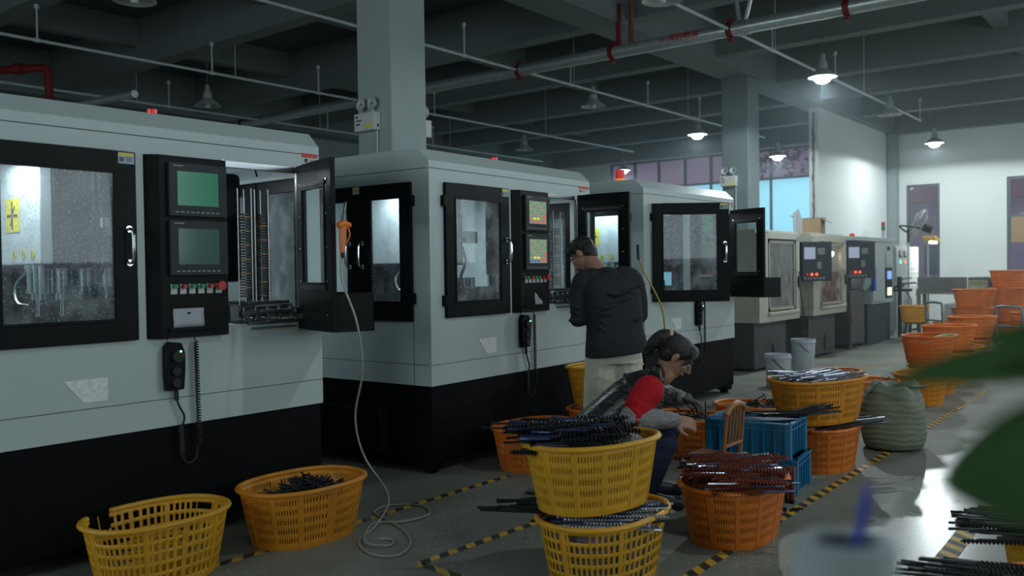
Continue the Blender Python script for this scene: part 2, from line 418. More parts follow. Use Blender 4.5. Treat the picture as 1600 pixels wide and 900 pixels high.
# partition and pilaster beside the end wall
b = MB(); b.box(-6.86, -6.66, 19.0, YE, 0, 4.9); struct(b.build('wall_partition', M_wall, smooth=False))
pts = [(-6.765 + random.uniform(-.012, .012), z * .1) for z in range(0, 49)]
b = MB()
prev = None
vs = []
for i, (x, z) in enumerate(pts):
    w = random.uniform(.012, .035); vs += [(x - w, 18.992, z), (x + w, 18.992, z)]
b.add(vs, [(2 * i, 2 * i + 1, 2 * i + 3, 2 * i + 2) for i in range(len(pts) - 1)])
b.add([(p[0], p[1] + .007, p[2]) for p in vs], [(2 * i, 2 * i + 1, 2 * i + 3, 2 * i + 2) for i in range(len(pts) - 1)])
struct(b.build('trim_1', mat('bare_mortar', (.18, .18, .16), .9), smooth=False))
b = MB(); b.box(-7.25, -6.9, YE - .42, YE, 0, 4.9); b.box(-6.64, -6.42, YE - .25, YE, 0, 4.9); struct(b.build('trim_2', M_wallg, smooth=False))
# girders, secondary beams
TN = [2]
def beam(x0, x1, y0, y1, z0, z1=ZC, m=M_beam):
    TN[0] += 1
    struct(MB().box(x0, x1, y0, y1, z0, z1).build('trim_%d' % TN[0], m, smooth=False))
beam(-7.02, -6.45, YB, YE, 4.9)
beam(3.2, 3.8, YB, YE, 4.9)
beam(-17.8, -17.2, YB, YE, 4.9)
for y in (-1.0, 2.0, 5.0, 7.7, 10.75, 13.6, 16.2, 18.6, 21.3): 
    big = y in (16.2,)
    beam(XL, XR, y, y + .28, 4.98 if not big else 4.95)
for x in (-10.6, -14.2, -2.8, .6):
    beam(x, x + .2, YB, YE, 5.3)
beam(XL, XR, YE - .35, YE - .02, 4.86)

# columns with emergency lights
def column(x, y, label, lab2):
    o = MB().box(x, x + .5, y, y + .5, 0, 4.9).box(x - .02, x + .52, y - .02, y + .52, 0, .3)
    o = o.build('concrete_column', M_column if y < 10 else mat('dark_column_paint', (.17, .215, .22), .65, noise=.2, nscale=3, dark=.8), bevel=.012); tag(o, label, 'column'); return o  # far column simply gets a darker colour than the near one
column(-6.97, 6.23, 'near square grey painted concrete column behind the middle machine', '')
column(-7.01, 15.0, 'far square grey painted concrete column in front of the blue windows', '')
def emergency_light(x, y, z, label):
    t = empty('emergency_light', (x, y, z), 0, label, 'emergency light')
    b = MB(); b.box(-.15, .15, -.09, -.002, -.09, .09); b.build('battery_box', M_label, t, bevel=.006)
    b = MB(); b.box(.02, .11, -.092, -.0905, -.075, -.03); b.build('yellow_sticker', M_yellow, t, smooth=False)
    b = MB(); b.box(-.125, -.09, -.092, -.0905, .045, .065); b.box(-.12, -.06, -.092, -.0905, -.03, -.015); b.box(-.12, -.04, -.092, -.0905, .01, .022); b.box(.151, .1525, -.05, -.03, -.06, -.03); b.build('printed_mark', M_dark_ink, t, smooth=False)
    for s in (-.075, .085):
        b = MB()
        M = Matrix.Translation((s, -.06, .185)) @ Euler((R(80), 0, R(-8)), 'XYZ').to_matrix().to_4x4()
        b.lathe([(.0, -.05), (.03, -.045), (.062, -.005), (.066, .01), (.06, .012), (.05, .0), (.012, -.03), (0, -.03)], n=24, M=M)
        b.cyl((s, -.05, .085), (s, -.04, .14), .008, n=8)
        b.ball((s, -.065, .185), .014, 8, 1)
        b.build('lamp_head', [mat('lamp_head_grey', (.5, .55, .55), .3), M_steel], t)
    MB().tube([(.12, -.02, -.09), (.12, -.02, -1.2)], .008).build('conduit', M_label, t)
    return t
emergency_light(-6.78, 6.23, 3.03, 'white twin-head emergency light on the near grey column')
emergency_light(-6.86, 15.0, 3.05, 'white twin-head emergency light on the far grey column by the blue windows')
t = emergency_light(-6.63, 6.73, 3.0, 'emergency light on the hidden far side of the near column, only its edge showing'); t.rotation_euler = (0, 0, R(180))

# dusty air in the hall
hz = bpy.data.materials.new('dusty_air'); hz.use_nodes = True; hz.node_tree.nodes.clear()
_o = hz.node_tree.nodes.new('ShaderNodeOutputMaterial'); _v = hz.node_tree.nodes.new('ShaderNodeVolumeScatter'); _v.inputs['Color'].default_value = (.80, .93, 1, 1); _v.inputs['Density'].default_value = .0075; _v.inputs['Anisotropy'].default_value = .35
hz.node_tree.links.new(_v.outputs[0], _o.inputs['Volume'])
_h = MB().box(XL + .02, XR - .02, 8.6, YE - .01, .01, ZC - .01).build('air_haze', hz, smooth=False); tag(_h, 'thin dusty haze in the far part of the hall', 'haze', kind='stuff')

# ------------------------------------------------------------------ pipes
def sprinkler_line(name, x, y0, y1, label, drops):
    t = empty(name, (x, y0, 4.5), 0, label, 'pipe')
    L = y1 - y0
    MB().tube([(0, 0, 0), (0, L, 0)], .021, 10).build('pipe', M_pipe, t)
    for dy in drops:
        b = MB(); b.tube([(0, dy - y0, 0), (0, dy - y0, .45)], .012, 8); b.cyl((0, dy - y0, .40), (0, dy - y0, .45), .03, n=10)
        b.cyl((0, dy - y0 - .03, 0), (0, dy - y0 + .03, 0), .03, n=10); b.build('sprinkler_head', M_pipe, t)
    for yy in range(int(y0) + 2, int(y1), 4):
        MB().tube([(0.0, yy - y0, .02), (0, yy - y0, 1.25)], .006, 6).build('hanger_rod', M_pipe, t)
    return t
sprinkler_line('sprinkler_pipe', -8.19, -2, 19.8, 'thin grey sprinkler pipe running behind the near column to the far column', (9.3, 11.9, 14.4, 16.5))
sprinkler_line('sprinkler_pipe', -11.7, -2, 19.8, 'thin grey sprinkler pipe over the nearest machine, crossing left of the near column', (5.1, 7.6, 9.6, 12.4))
sprinkler_line('sprinkler_pipe', -4.8, -2, 19.8, 'thin grey sprinkler pipe running past the brightest lamp toward the end wall', (11.9, 14.5, 19.75, 9.0))
sprinkler_line('sprinkler_pipe', -14.6, -2, 19.8, 'thin grey sprinkler pipe farthest left, beneath the dark beams', (8.6, 12.2, 15.4))
t = empty('fire_main_pipe', (-17.2, 10.55, 4.5), 0, 'thick galvanised fire main with red clamps crossing under the ceiling', 'pipe')
MB().tube([(0, 0, 0), (10.4, 0, 0), (12.6, 0, 0), (20.8, 0, 0)], .085, 20).build('pipe', M_galv, t)
for x in (-15.2, -11.7, -8.19, -6.55, -4.8, -3.35):
    u = x + 17.2; b = MB(); b.cyl((u - .035, 0, 0), (u + .035, 0, 0), .098, n=20); b.cb((u, .0, .125), (.05, .05, .05)); b.cb((u, .0, -.125), (.05, .05, .05)); b.cyl((u, 0, .1), (u, 0, .12), .02, n=8); b.build('red_clamp', M_redpaint, t, label='red pipe clamp')
for x in (-6.45, -6.25):
    u = x + 17.2; MB().box(u - .025, u + .025, -.03, .03, .06, .65).build('hanger_bracket', M_redpaint if x < -6.3 else mat('rust_brown', (.16, .07, .03), .7), t, smooth=False)
b = MB()
for u in (12.5, 12.55, 12.6, 12.65): b.tube([(u, .095 * math.cos(a * .35), .095 * math.sin(a * .35)) for a in range(18)], .006, 6, closed=True)
b.tube([(12.52, 0, .09), (12.42, 0, .8)], .03, 8); b.tube([(12.6, 0, .09), (12.8, 0, .8)], .03, 8); b.build('hanger_straps', M_galv, t)
Mx = Matrix.Translation((11.72, -.0875, .012)) @ Euler((R(83), 0, 0)).to_matrix().to_4x4()
text_mesh('\u2190\u6d88\u9632\u55b7\u6dcb', .115, Mx, mat('red_stencil', (.5, .02, .02), .5), 'red_lettering', t, .002)
t = empty('red_standpipe', (-13.2, 5.9, 4.2), 0, 'dark red fire pipe with an elbow at the upper left', 'pipe')
b = MB(); b.tube([(-1.6, -.9, .32), (-.08, -.05, .32), (-.02, -.01, .30), (0, 0, .24), (0, 0, -1.7)], .058, 14); b.cyl((0, 0, -.35), (0, 0, -.25), .085, n=16); b.cyl((-.45, -.27, .32), (-.35, -.21, .32), .085, n=16); b.build('pipe', M_redpaint, t)
b = MB(); b.tube([(0, 0, -.3), (2.2, .1, -.34)], .05, 12); b.build('branch_pipe', M_galv, t)

# ------------------------------------------------------------------ pendant lamps
M_shade = mat('aluminium_shade', (.50, .54, .51), .4, metal=.4)
M_bulb = mat('lit_bulb', (1, 1, 1), .5, emit=LAMP_C, estr=26)
M_bulboff = mat('unlit_bulb', (.55, .58, .55), .2)
M_shglass = mat('lit_glass_cover', (.9, .95, 1), .4, emit=LAMP_C, estr=2.2)
def pendant(x, y, z, lit, label, w=None, cat='lamp'):
    t = empty('pendant_lamp', (x, y, z), 0, label, cat, None)
    MB().tube([(0, 0, .34), (0, 0, ZC - z)], .007, 6).build('cord', M_frame, t)
    b = MB(); b.lathe([(.0, .34), (.035, .335), (.045, .25), (.07, .2), (.075, .12), (.10, .095), (.21, .0), (.215, -.012), (.205, -.01), (.09, .085), (.06, .11), (0, .12)], n=28); b.build('lamp_shade', M_shade, t)
    if lit:
        MB().lathe([(0, -.10), (.06, -.095), (.11, -.06), (.125, -.01), (.09, .06)], n=20).build('bulb', M_bulb, t)
        MB().lathe([(.09, -.006), (.20, -.006)], n=28).build('glass_ring', M_shglass, t)
        l = bpy.data.lights.new('pendant_glow', 'SPOT'); l.energy = (w or LAMP_W) ; l.color = LAMP_C; l.spot_size = R(177); l.spot_blend = .12; l.shadow_soft_size = .07
        lo = bpy.data.objects.new('pendant_glow', l); COL.objects.link(lo); lo.location = (0, 0, -.13); lo.parent = t
    else:
        MB().lathe([(0, -.04), (.03, -.03), (.05, .02), (.03, .09)], n=16).build('bulb', M_bulboff, t)
    return t
pendant(-4.55, 13.18, 4.3, True, 'brightest lit pendant lamp, hanging before the thin pipe upper right', 300)
pendant(-5.03, 21.96, 4.28, True, 'lit pendant lamp shining on the white end wall', 200)
pendant(-8.52, 17.05, 4.3, True, 'lit pendant lamp just left of the far column', 200)
pendant(-8.64, 21.72, 4.28, True, 'lit pendant lamp against the windows right of the far column', 200)
pendant(-13.1, 21.6, 4.28, True, 'lit pendant lamp above the orange signal light, farthest left of those lit', 160)
pendant(-13.08, 8.4, 4.3, False, 'unlit pendant lamp above the nearest machine')
pendant(-8.37, 12.84, 4.3, False, 'unlit pendant lamp under the thick fire pipe, mid ceiling')
pendant(-12.6, 16.37, 4.3, False, 'unlit pendant lamp low behind the middle machine')
pendant(-4.70, 17.2, 4.28, False, 'unlit pendant lamp beside the white partition wall')
pendant(-4.52, 8.27, 4.3, False, 'unlit pendant lamp cut by the top edge, right of centre')
pendant(-8.6, 4.71, 4.3, False, 'unlit pendant lamp cut by the top edge, left of the near column')
pendant(-.7, 4.9, 4.3, True, 'lit pendant lamp out of view to the right, over the aisle', 95)
pendant(-.7, 21.2, 4.3, True, 'lit pendant lamp out of view, close to the end wall on the right', 520)  # unseen lamp added to even out the light on the end wall
pendant(-.7, 12.8, 4.3, True, 'lit pendant lamp out of view, over the far part of the aisle', 150)

# ------------------------------------------------------------------ floor tapes
def tape_mat():
    m = bpy.data.materials.new('hazard_tape'); m.use_nodes = True; nt = m.node_tree; b = nt.nodes['Principled BSDF']
    geo = nt.nodes.new('ShaderNodeNewGeometry'); dp = nt.nodes.new('ShaderNodeVectorMath'); dp.operation = 'DOT_PRODUCT'; dp.inputs[1].default_value = (.75, 1.0, 0)
    nt.links.new(geo.outputs['Position'], dp.inputs[0])
    ml = nt.nodes.new('ShaderNodeMath'); ml.operation = 'MULTIPLY'; ml.inputs[1].default_value = 7.2; nt.links.new(dp.outputs['Value'], ml.inputs[0])
    frc = nt.nodes.new('ShaderNodeMath'); frc.operation = 'FRACT'; nt.links.new(ml.outputs[0], frc.inputs[0])
    gt = nt.nodes.new('ShaderNodeMath'); gt.operation = 'GREATER_THAN'; gt.inputs[1].default_value = .5; nt.links.new(frc.outputs[0], gt.inputs[0])
    no = nt.nodes.new('ShaderNodeTexNoise'); no.inputs['Scale'].default_value = 9; no.inputs['Detail'].default_value = 6; nt.links.new(geo.outputs['Position'], no.inputs['Vector'])
    mx = nt.nodes.new('ShaderNodeMix'); mx.data_type = 'RGBA'; mx.inputs['A'].default_value = (.025, .026, .03, 1); mx.inputs['B'].default_value = (.62, .36, .03, 1); nt.links.new(gt.outputs[0], mx.inputs['Factor'])
    mr = nt.nodes.new('ShaderNodeMapRange'); mr.inputs[1].default_value = .5; mr.inputs[2].default_value = .75; mr.inputs[4].default_value = .8; nt.links.new(no.outputs['Fac'], mr.inputs[0])
    m2 = nt.nodes.new('ShaderNodeMix'); m2.data_type = 'RGBA'; m2.inputs['B'].default_value = (.11, .115, .1, 1); nt.links.new(mr.outputs[0], m2.inputs['Factor']); nt.links.new(mx.outputs['Result'], m2.inputs['A'])
    nt.links.new(m2.outputs['Result'], b.inputs['Base Color']); b.inputs['Roughness'].default_value = .5
    return m
MT = tape_mat()
def tape(p, q, w, label):
    p, q = Vector((*p, 0)), Vector((*q, 0)); d = (q - p).normalized(); n = Vector((-d.y, d.x, 0)) * w / 2
    b = MB(); vs = [p - n, p + n, q + n, q - n]; b.add([(v.x, v.y, .0005) for v in vs] + [(v.x, v.y, .0022) for v in vs], [(3, 2, 1, 0), (4, 5, 6, 7), (0, 1, 5, 4), (1, 2, 6, 5), (2, 3, 7, 6), (3, 0, 4, 7)])
    o = b.build('floor_tape', MT, smooth=False); tag(o, label, 'floor tape'); return o
tape((-1.965, 1.5), (-2.10, 11.6), .06, 'long yellow and black floor tape running beside the sack and baskets')
tape((-3.19, 3.22), (-3.12, 4.75), .055, 'short yellow and black floor tape leading to the two stacked yellow baskets')
tape((-3.18, 3.21), (-2.25, 3.16), .055, 'yellow and black floor tape turning the corner at the bottom edge')
tape((-4.02, 1.4), (-4.025, 5.0), .055, 'worn yellow and black floor tape passing under the basket of black scrap')
tape((-1.0, 2.2), (-1.1, 6.0), .095, 'wide faded yellow and black floor tape at the lower right')
tape((-2.3, 14.5), (-2.45, 21.5), .07, 'distant worn floor tape behind the leaves at right')
tape((-4.1, 9.9), (-3.9, 16.0), .06, 'worn floor tape running along the beige lathes')

# ------------------------------------------------------------------ machining centres
def build_machine(ox, oy, rz, W, name_txt, front_open, acc_angle, has_lamp, screens, ordinal):
    """local axes: x out of the front face, y along the row, z up; origin at the front left foot"""
    t = empty('machining_center', (ox, oy, 0), rz, name_txt, 'machine')
    D = 1.95; TH = .03
    zt, zc, zs, zb = 2.31, 2.255, .811, .656
    d0, d1, dz0, dz1 = .155, .945, 1.152, 2.158
    o0, o1 = 1.50, 2.02
    # base
    b = MB(); b.box(-D, -.012, .012, W - .012, .09, zb)
    for yy in (.09, W / 2, W - .09):
        for xx in (-.10, -D + .12): b.box(xx - .07, xx + .07, yy - .07, yy + .07, .035, .1); b.cyl((xx, yy, 0), (xx, yy, .05), .05, n=12)
    b.box(-D + .2, -.45, -.10, .02, .14, .46)
    b.build('base', M_base, t, bevel=.006)
    # enclosure skin
    b = MB()
    f = lambda y0, y1, z0, z1: b.box(-TH, 0, y0, y1, z0, z1)
    f(0, W, zb, 1.20); f(0, W, 2.13, zt)
    f(0, .20, 1.20, 2.13); f(.90, o0, 1.20, 2.13); f(o1, W, 1.20, 2.13)
    # end walls with a double-door opening each
    for (ya, yb) in ((0, TH), (W - TH, W)):
        g = lambda x0, x1, z0, z1: b.box(-min(x1, D - TH), -max(x0, TH), ya, yb, z0, z1)
        g(0, D, zb, 1.20); g(0, D, 2.13, zt); g(TH, .20, 1.20, 2.13); g(1.20, D, 1.20, 2.13)
    b.box(-D, -D + TH, 0, W, zb, zt)
    prof = [(-D, zt), (0, zt), (-.10, 2.405), (-D + .1, 2.405)]
    b.prism(prof, 1, 0, W)
    b.box(-.001, .0012, 0, W, zc - .0025, zc + .0025, 1).box(-.001, .0012, 0, W, zs - .002, zs + .002, 1)
    b.box(-D, -.02, -.0012, .001, zc - .0025, zc + .0025, 1).box(-D, -.02, -.0012, .001, zs - .002, zs + .002, 1)
    b.box(-.172, -.168, -.0012, .001, zb, 1.12, 1)
    b.build('enclosure', [M_white, M_seam], t, smooth=False)
    # inner liner, bed and ceiling
    b = MB(); b.box(-D + .04, -TH - .002, TH, W - TH, .95, 1.0); b.box(-D + .032, -D + .05, TH, W - TH, 1.0, 2.3); b.box(-D + .04, -TH - .01, TH, W - TH, 2.22, 2.24)
    b.build('liner', M_inner, t, smooth=False)
    # work lights inside
    for yy in (.35, 1.25): MB().box(-1.0, -.95, yy, yy + .55, 2.19, 2.22).build('tube_lamp', M_tube, t, smooth=False)
    for yy in (.62, 1.62):
        l = bpy.data.lights.new('machine_light', 'AREA'); l.shape = 'RECTANGLE'; l.size = .6; l.size_y = .12; l.energy = 8 if yy < 1 else 11; l.color = (.86, .95, 1)
        lo = bpy.data.objects.new('machine_light', l); COL.objects.link(lo); lo.parent = t; lo.location = (-.85, yy, 2.17)
    # spindle head with sign, column, motors
    b = MB(); b.box(-1.45, -.75, .77, .84, 1.57, 2.2); b.build('spindle_head', mat('head_white', (.62, .68, .70), .4), t, bevel=.008)
    b = MB(); sy = .768
    x0 = -1.13
    if ordinal == 2: b.box(-.749, -.746, 1.12, 1.18, 1.57, 1.65, 0); b.box(-.746, -.745, 1.145, 1.155, 1.59, 1.63, 1)
    else:
        b.box(x0 - .1, x0 + .1, sy - .002, sy, 1.77, 1.97, 0); b.box(x0 - .008, x0 + .008, sy - .004, sy - .002, 1.785, 1.955, 1); b.box(x0 - .075, x0 - .02, sy - .004, sy - .002, 1.86, 1.877, 1); b.box(x0 + .02, x0 + .075, sy - .004, sy - .002, 1.86, 1.877, 1)
        for (dz, an) in ((.03, 35), (-.035, 35)):
            Mr = Matrix.Translation((x0 + (.02 if dz > 0 else -.012), 0, 1.87 + dz)) @ Euler((0, R(an), 0)).to_matrix().to_4x4(); b.box(-.005, .005, sy - .004, sy - .002, -.032, .032, 1, Mr)
        b.ball((x0, sy - .003, 1.94), (.011, .002, .011), 10, 1); b.ball((x0, sy - .003, 1.80), (.011, .002, .011), 10, 1)
        for k in range(3):
            b.cyl((-.86 - k * .13, sy, 1.635), (-.86 - k * .13, sy - .002, 1.635), .028, n=14, m=0); b.box(-.863 - k * .13, -.857 - k * .13, sy - .004, sy - .002, 1.62, 1.65, 1)
    b.build('yellow_sign', [M_yellow, M_dark_ink], t, smooth=False, label='yellow warning sign on the spindle head')
    b = MB(); b.box(-1.6, -.75, .845, 1.30, 1.55, 2.2); b.box(-1.6, -1.42, .86, 1.42, 1.0, 1.6); b.build('dark_column', M_dkgrey, t, bevel=.01)
    b = MB()
    for k in range(4):
        yy = .82 + k * .14; b.cyl((-.92, yy, 1.57), (-.92, yy, 1.40), .06, n=18); b.cyl((-.92, yy, 1.40), (-.92, yy, 1.36), .04, n=14); b.cyl((-.92, yy, 1.36), (-.92, yy, 1.26), .014, n=10)
        b.cyl((-.92, yy, 1.57), (-.92, yy, 1.54), .07, n=18)
    b.tube(catmull([(-.98, .80, 1.55), (-1.06, .75, 1.45), (-1.02, .74, 1.35), (-.96, .78, 1.33)]), .008, 6)
    b.build('spindle_motor', M_steel, t)
    b = MB(); b.box(-1.35, -.35, .3, .95, 1.0, 1.10); b.box(-1.1, -.5, .42, .52, 1.1, 1.24); b.box(-1.1, -.5, .70, .80, 1.1, 1.22)
    b.prism([(.9, 1.0), (1.35, 1.0), (1.35, 1.36), (1.05, 1.36)], 0, -1.2, -.5)
    for k in range(7): b.cyl((-.6, .95 + k * .05, 1.36), (-.6, .95 + k * .05, 1.44), .015, n=8)
    b.build('fixture_table', M_dkgrey, t, bevel=.004)
    b = MB(); b.tube(catmull([(-.55, 1.0, 2.15), (-.55, 1.0, 1.8), (-.5, 1.02, 1.6), (-.52, .98, 1.45), (-.55, 1.0, 1.38)]), .013, 8); b.cyl((-.55, 1.0, 2.2), (-.55, 1.0, 1.55), .022, n=10); b.box(-.60, -.50, .96, 1.04, 1.74, 1.78)
    b.build('coolant_pipe', M_dkgrey, t)
    MB().box(-.62, -.52, 1.04, 1.22, 1.74, 1.84).build('junction_box', M_label, t, bevel=.004)
    MB().box(-.94, -.949, .95, 1.12, 1.42, 1.58).build('data_plate', M_dkgrey, t, smooth=False)
    # front door
    def framed(par, name, w, h, wx0, wx1, wz0, wz1, th=.028, gl=M_glass, handle=None, sticker=False, inner=True):
        """door in a local frame: hinge at y=0, runs to y=w, z 0..h, thickness along x"""
        dr = MB(); dr.box(0, th, 0, wx0, 0, h).box(0, th, wx1, w, 0, h).box(0, th, wx0, wx1, 0, wz0).box(0, th, wx0, wx1, wz1, h)
        if inner: dr.box(th, th + .004, wx0 - .015, wx1 + .015, wz0 - .015, wz0).box(th, th + .004, wx0 - .015, wx1 + .015, wz1, wz1 + .015).box(th, th + .004, wx0 - .015, wx0, wz0, wz1).box(th, th + .004, wx1, wx1 + .015, wz0, wz1)
        d = dr.build(name, M_black, par, bevel=.002)
        MB().box(th * .4, th * .6, wx0, wx1, wz0, wz1).build('window_pane', gl, d, smooth=False)
        if handle is not None:
            hy, hz = handle; hb = MB(); hb.tube(catmull([(th, hy, hz - .09), (th + .035, hy, hz - .085), (th + .05, hy, hz - .05), (th + .05, hy, hz + .05), (th + .035, hy, hz + .085), (th, hy, hz + .09)], 4), .009, 8)
            hb.cyl((th, hy, hz - .09), (th + .006, hy, hz - .09), .018, n=12).cyl((th, hy, hz + .09), (th + .006, hy, hz + .09), .018, n=12); hb.build('handle', M_chrome, d)
        if sticker:
            sb = MB(); sb.box(th, th + .0012, w - .095, w - .008, h - .065, h - .006, 0); sb.box(th + .0012, th + .002, w - .093, w - .010, h - .022, h - .008, 1); sb.box(th + .0012, th + .002, w - .088, w - .065, h - .055, h - .032, 2)
            for k in range(3): sb.box(th + .0012, th + .002, w - .055, w - .018, h - .052 + k * .009, h - .048 + k * .009, 2)
            sb.build('warning_sticker', [mat('pale_blue_label', (.42, .5, .55), .5), M_yellow, mat('blue_ink', (.08, .12, .22), .6)], d, smooth=False)
        return d
    wz0, wz1 = 1.27 - dz0, 2.042 - dz0
    d = framed(t, 'front_door', d1 - d0, dz1 - dz0, .115, .665, wz0, wz1, gl=M_splash, handle=(.745, .505), sticker=True)
    if front_open:
        d.location = (.004, d0, dz0); d.rotation_euler = (0, 0, -front_open)
    else: d.location = (.001, d0, dz0)
    b = MB()
    for z in (1.28, 2.02): b.box(0, .035, d0 - .03, d0 + .004, z - .04, z + .04)
    b.build('hinge', M_black, t, bevel=.003)
    # control panel
    cp = MB(); p0, p1, pz0, pz1 = 1.0, 1.475, 1.150, 2.158
    cp.prism([(p0, 0.001), (p1, 0.001), (p1, .055), (p0 + .06, .055)], 2, pz0, pz1, 0)
    cp.v = [(y, x, z) for (x, y, z) in cp.v]
    # recess walls around the slot are separate thin frames
    c = cp.build('control_panel', M_plblk, t, smooth=False, bevel=.003)
    for k, (mz0, mz1) in enumerate(((1.826, 2.118), (1.498, 1.800))):
        b = MB(); a0, a1 = 1.108, 1.462
        b.box(.056, .078, a0, a1, mz0, mz1, 0)
        b.box(.0785, .0795, a0 + .048, a1 - .055, mz0 + .058, mz1 - .045, 1)
        for j in range(9): b.box(.0785, .0795, a0 + .035 + j * .031, a0 + .055 + j * .031, mz0 + .018, mz0 + .024, 2)
        b.box(.0785, .0792, a0 + .025, a0 + .085, mz1 - .018, mz1 - .013, 2)
        if screens:
            cols = 5; rows = 7; sx0, sx1, sz0, sz1 = a0 + .05, a1 - .057, mz0 + .062, mz1 - .049
            for r_ in range(rows):
                for c_ in range(cols):
                    mm = 4 if (r_ + c_ + k) % 3 else 3
                    if r_ == 1 and c_ in (1, 2): mm = 5
                    if r_ == 0: mm = 6 if c_ > 2 or k == 0 else 7
                    if c_ == 4 and r_ < 3: mm = 6
                    dy = (sx1 - sx0) / cols; dz = (sz1 - sz0) / rows
                    b.box(.0796, .0802, sx0 + c_ * dy + .006, sx0 + (c_ + 1) * dy - .006, sz0 + r_ * dz + .005, sz0 + (r_ + 1) * dz - .005, mm)
        scr = mat('lit_screen', (.1, .12, .12), .3, emit=(.26, .33, .27), estr=.55) if screens else (mat('green_screen', (.02, .08, .06), .15, emit=(.04, .34, .18), estr=.26) if k == 0 else mat('grey_green_screen', (.03, .07, .06), .12, emit=(.05, .12, .10), estr=.22))
        b.build('monitor', [M_plgrey, scr, mat('key_grey', (.35, .37, .38), .5), mat('cell_green', (.02, .2, .08), .4, emit=(.02, .42, .16), estr=.7), mat('cell_tan', (.25, .2, .1), .4, emit=(.38, .30, .17), estr=.6), mat('cell_yellow', (.5, .4, .02), .4, emit=(.85, .65, .02), estr=.9), mat('cell_red', (.4, .08, .04), .4, emit=(.65, .14, .07), estr=.7), mat('cell_blue', (.05, .1, .3), .4, emit=(.05, .16, .5), estr=.7)], c, smooth=False)
    for k, mm in enumerate((M_green, M_red, M_green, M_green, M_red, M_red)):
        yy = 1.135 + k * .055; zz = 1.435
        b = MB(); b.box(.056, .058, yy - .019, yy + .019, zz - .042, zz + .012, 1); b.cyl((.056, yy, zz), (.085 if k < 5 else .095, yy, zz), .013 if k < 5 else .012, n=16, m=0)
        if k == 5: b.cyl((.088, yy, zz), (.1, yy, zz), .026, n=20, m=0)
        b.build('push_button', [mm, M_label], c)
    b = MB(); b.box(.056, .0568, 1.115, 1.42, 1.215, 1.345, 0); b.box(.0568, .075, 1.10, 1.445, 1.19, 1.205, 1); b.build('tray_slot', [mat('slot_black', (.004, .004, .004), .9), M_plblk], c, smooth=False)
    # paper lying in the tray
    b = MB(); vs = []; n = 9
    for i in range(n):
        for j in range(5):
            yy = 1.125 + i * (.185 if ordinal == 1 else .11) / (n - 1) + (0 if ordinal == 1 else .12); zz = 1.207 + j * .105 / 4 * (1 if ordinal == 1 else 1 - .8 * i / (n - 1)); vs.append((.0615 + .004 * math.sin(i * 1.1) + .003 * math.sin(j * 1.7), yy, zz))
    b.add(vs, [(i * 5 + j, (i + 1) * 5 + j, (i + 1) * 5 + j + 1, i * 5 + j + 1) for i in range(n - 1) for j in range(4)])
    if front_open == 0:
        pa = b.build('paper_sheet', M_paper, None); pa.matrix_world = Matrix.Translation((ox, oy, 0)) @ Matrix.Rotation(rz, 4, 'Z'); s_ = pa.modifiers.new('s', 'SOLIDIFY'); s_.thickness = .001
        tag(pa, ['', 'crumpled white paper in the tray of the nearest control panel', 'folded white paper in the tray of the middle control panel'][ordinal], 'paper')
    # opening: disc magazine, grippers, ceiling hook
    b = MB(); b.box(-.62, -.19, 1.44, 1.74, 1.45, 2.12); b.build('magazine_cabinet', M_plblk, t, bevel=.03)
    b = MB(); b.cyl((-.189, 1.57, 1.52), (-.186, 1.57, 1.52), .042, n=22); b.build('round_yellow_sticker', M_yellow, t, smooth=False)
    for (cx, cy) in ((-.10, 1.695), (-.10, 1.815)):
        b = MB(); ds = MB()
        for k in range(30):
            z = 1.36 + k * .0172
            ds.cyl((cx, cy, z), (cx, cy, z + .007), .040, n=22, m=1 if (k * 7 + int(cy * 50)) % 5 == 0 else 0)
        for a in (0, 120, 240):
            xx, yy = cx + .046 * math.cos(R(a + 30)), cy + .046 * math.sin(R(a + 30)); b.cyl((xx, yy, 1.28), (xx, yy, 2.02), .0042, n=8)
        ds.build('disc_stack', [mat('stacked_disc_dark', (.10, .09, .085), .35, metal=.8), mat('stacked_disc_copper', (.45, .22, .10), .4, metal=.8)], t)
        b.build('guide_rods', mat('dull_chrome', (.42, .45, .47), .32, metal=1.), t)
    b = MB(); b.box(-.34, .03, 1.63, 2.0, 1.195, 1.215); b.box(-.32, -.05, 1.68, 1.98, 1.30, 1.33); b.box(-.1, .0, 1.60, 1.98, 1.25, 1.275)
    for k in range(5): b.cyl((-.02, 1.62 + k * .085, 1.215), (-.02, 1.62 + k * .085, 1.30), .015, n=12); b.box(-.06, .02, 1.60 + k * .085, 1.64 + k * .085, 1.235, 1.25)
    b.cyl((-.03, 1.60, 1.3), (-.03, 1.98, 1.3), .013, n=10); b.cyl((.0, 1.97, 1.265), (.0, 2.01, 1.265), .024, n=14); b.cyl((-.2, 1.53, 1.18), (-.2, 1.53, 1.38), .011, n=10); b.cyl((-.26, 1.56, 1.18), (-.26, 1.56, 1.38), .011, n=10)
    b.box(-.12, .0, 1.52, 1.58, 1.22, 1.32); b.box(-.03, .05, 1.66, 1.96, 1.168, 1.176)
    b.build('gripper_stage', mat('worn_steel', (.22, .24, .25), .3, metal=.9, noise=.5, nscale=20), t, bevel=.003)
    MB().tube(catmull([(-.3, 1.80, 2.21), (-.28, 1.84, 2.19), (-.26, 1.88, 2.17), (-.26, 1.90, 2.12)]), .006, 6).build('cable', M_plgrey, t)
    b = MB(); b.box(-.03, .006, o0 - .02, o0, 1.14, 2.17).box(-.03, .006, o1, o1 + .02, 1.14, 2.17).box(-.03, .004, o0, o1, 2.13, 2.165); b.build('opening_frame', M_steel, t, smooth=False)
    # access door hinged right of the opening
    d = framed(t, 'access_door', .54, 1.02, .09, .43, .29, .86, th=.03, handle=None)
    d.location = (.02, 2.03, 1.15); d.rotation_euler = (0, 0, acc_angle)
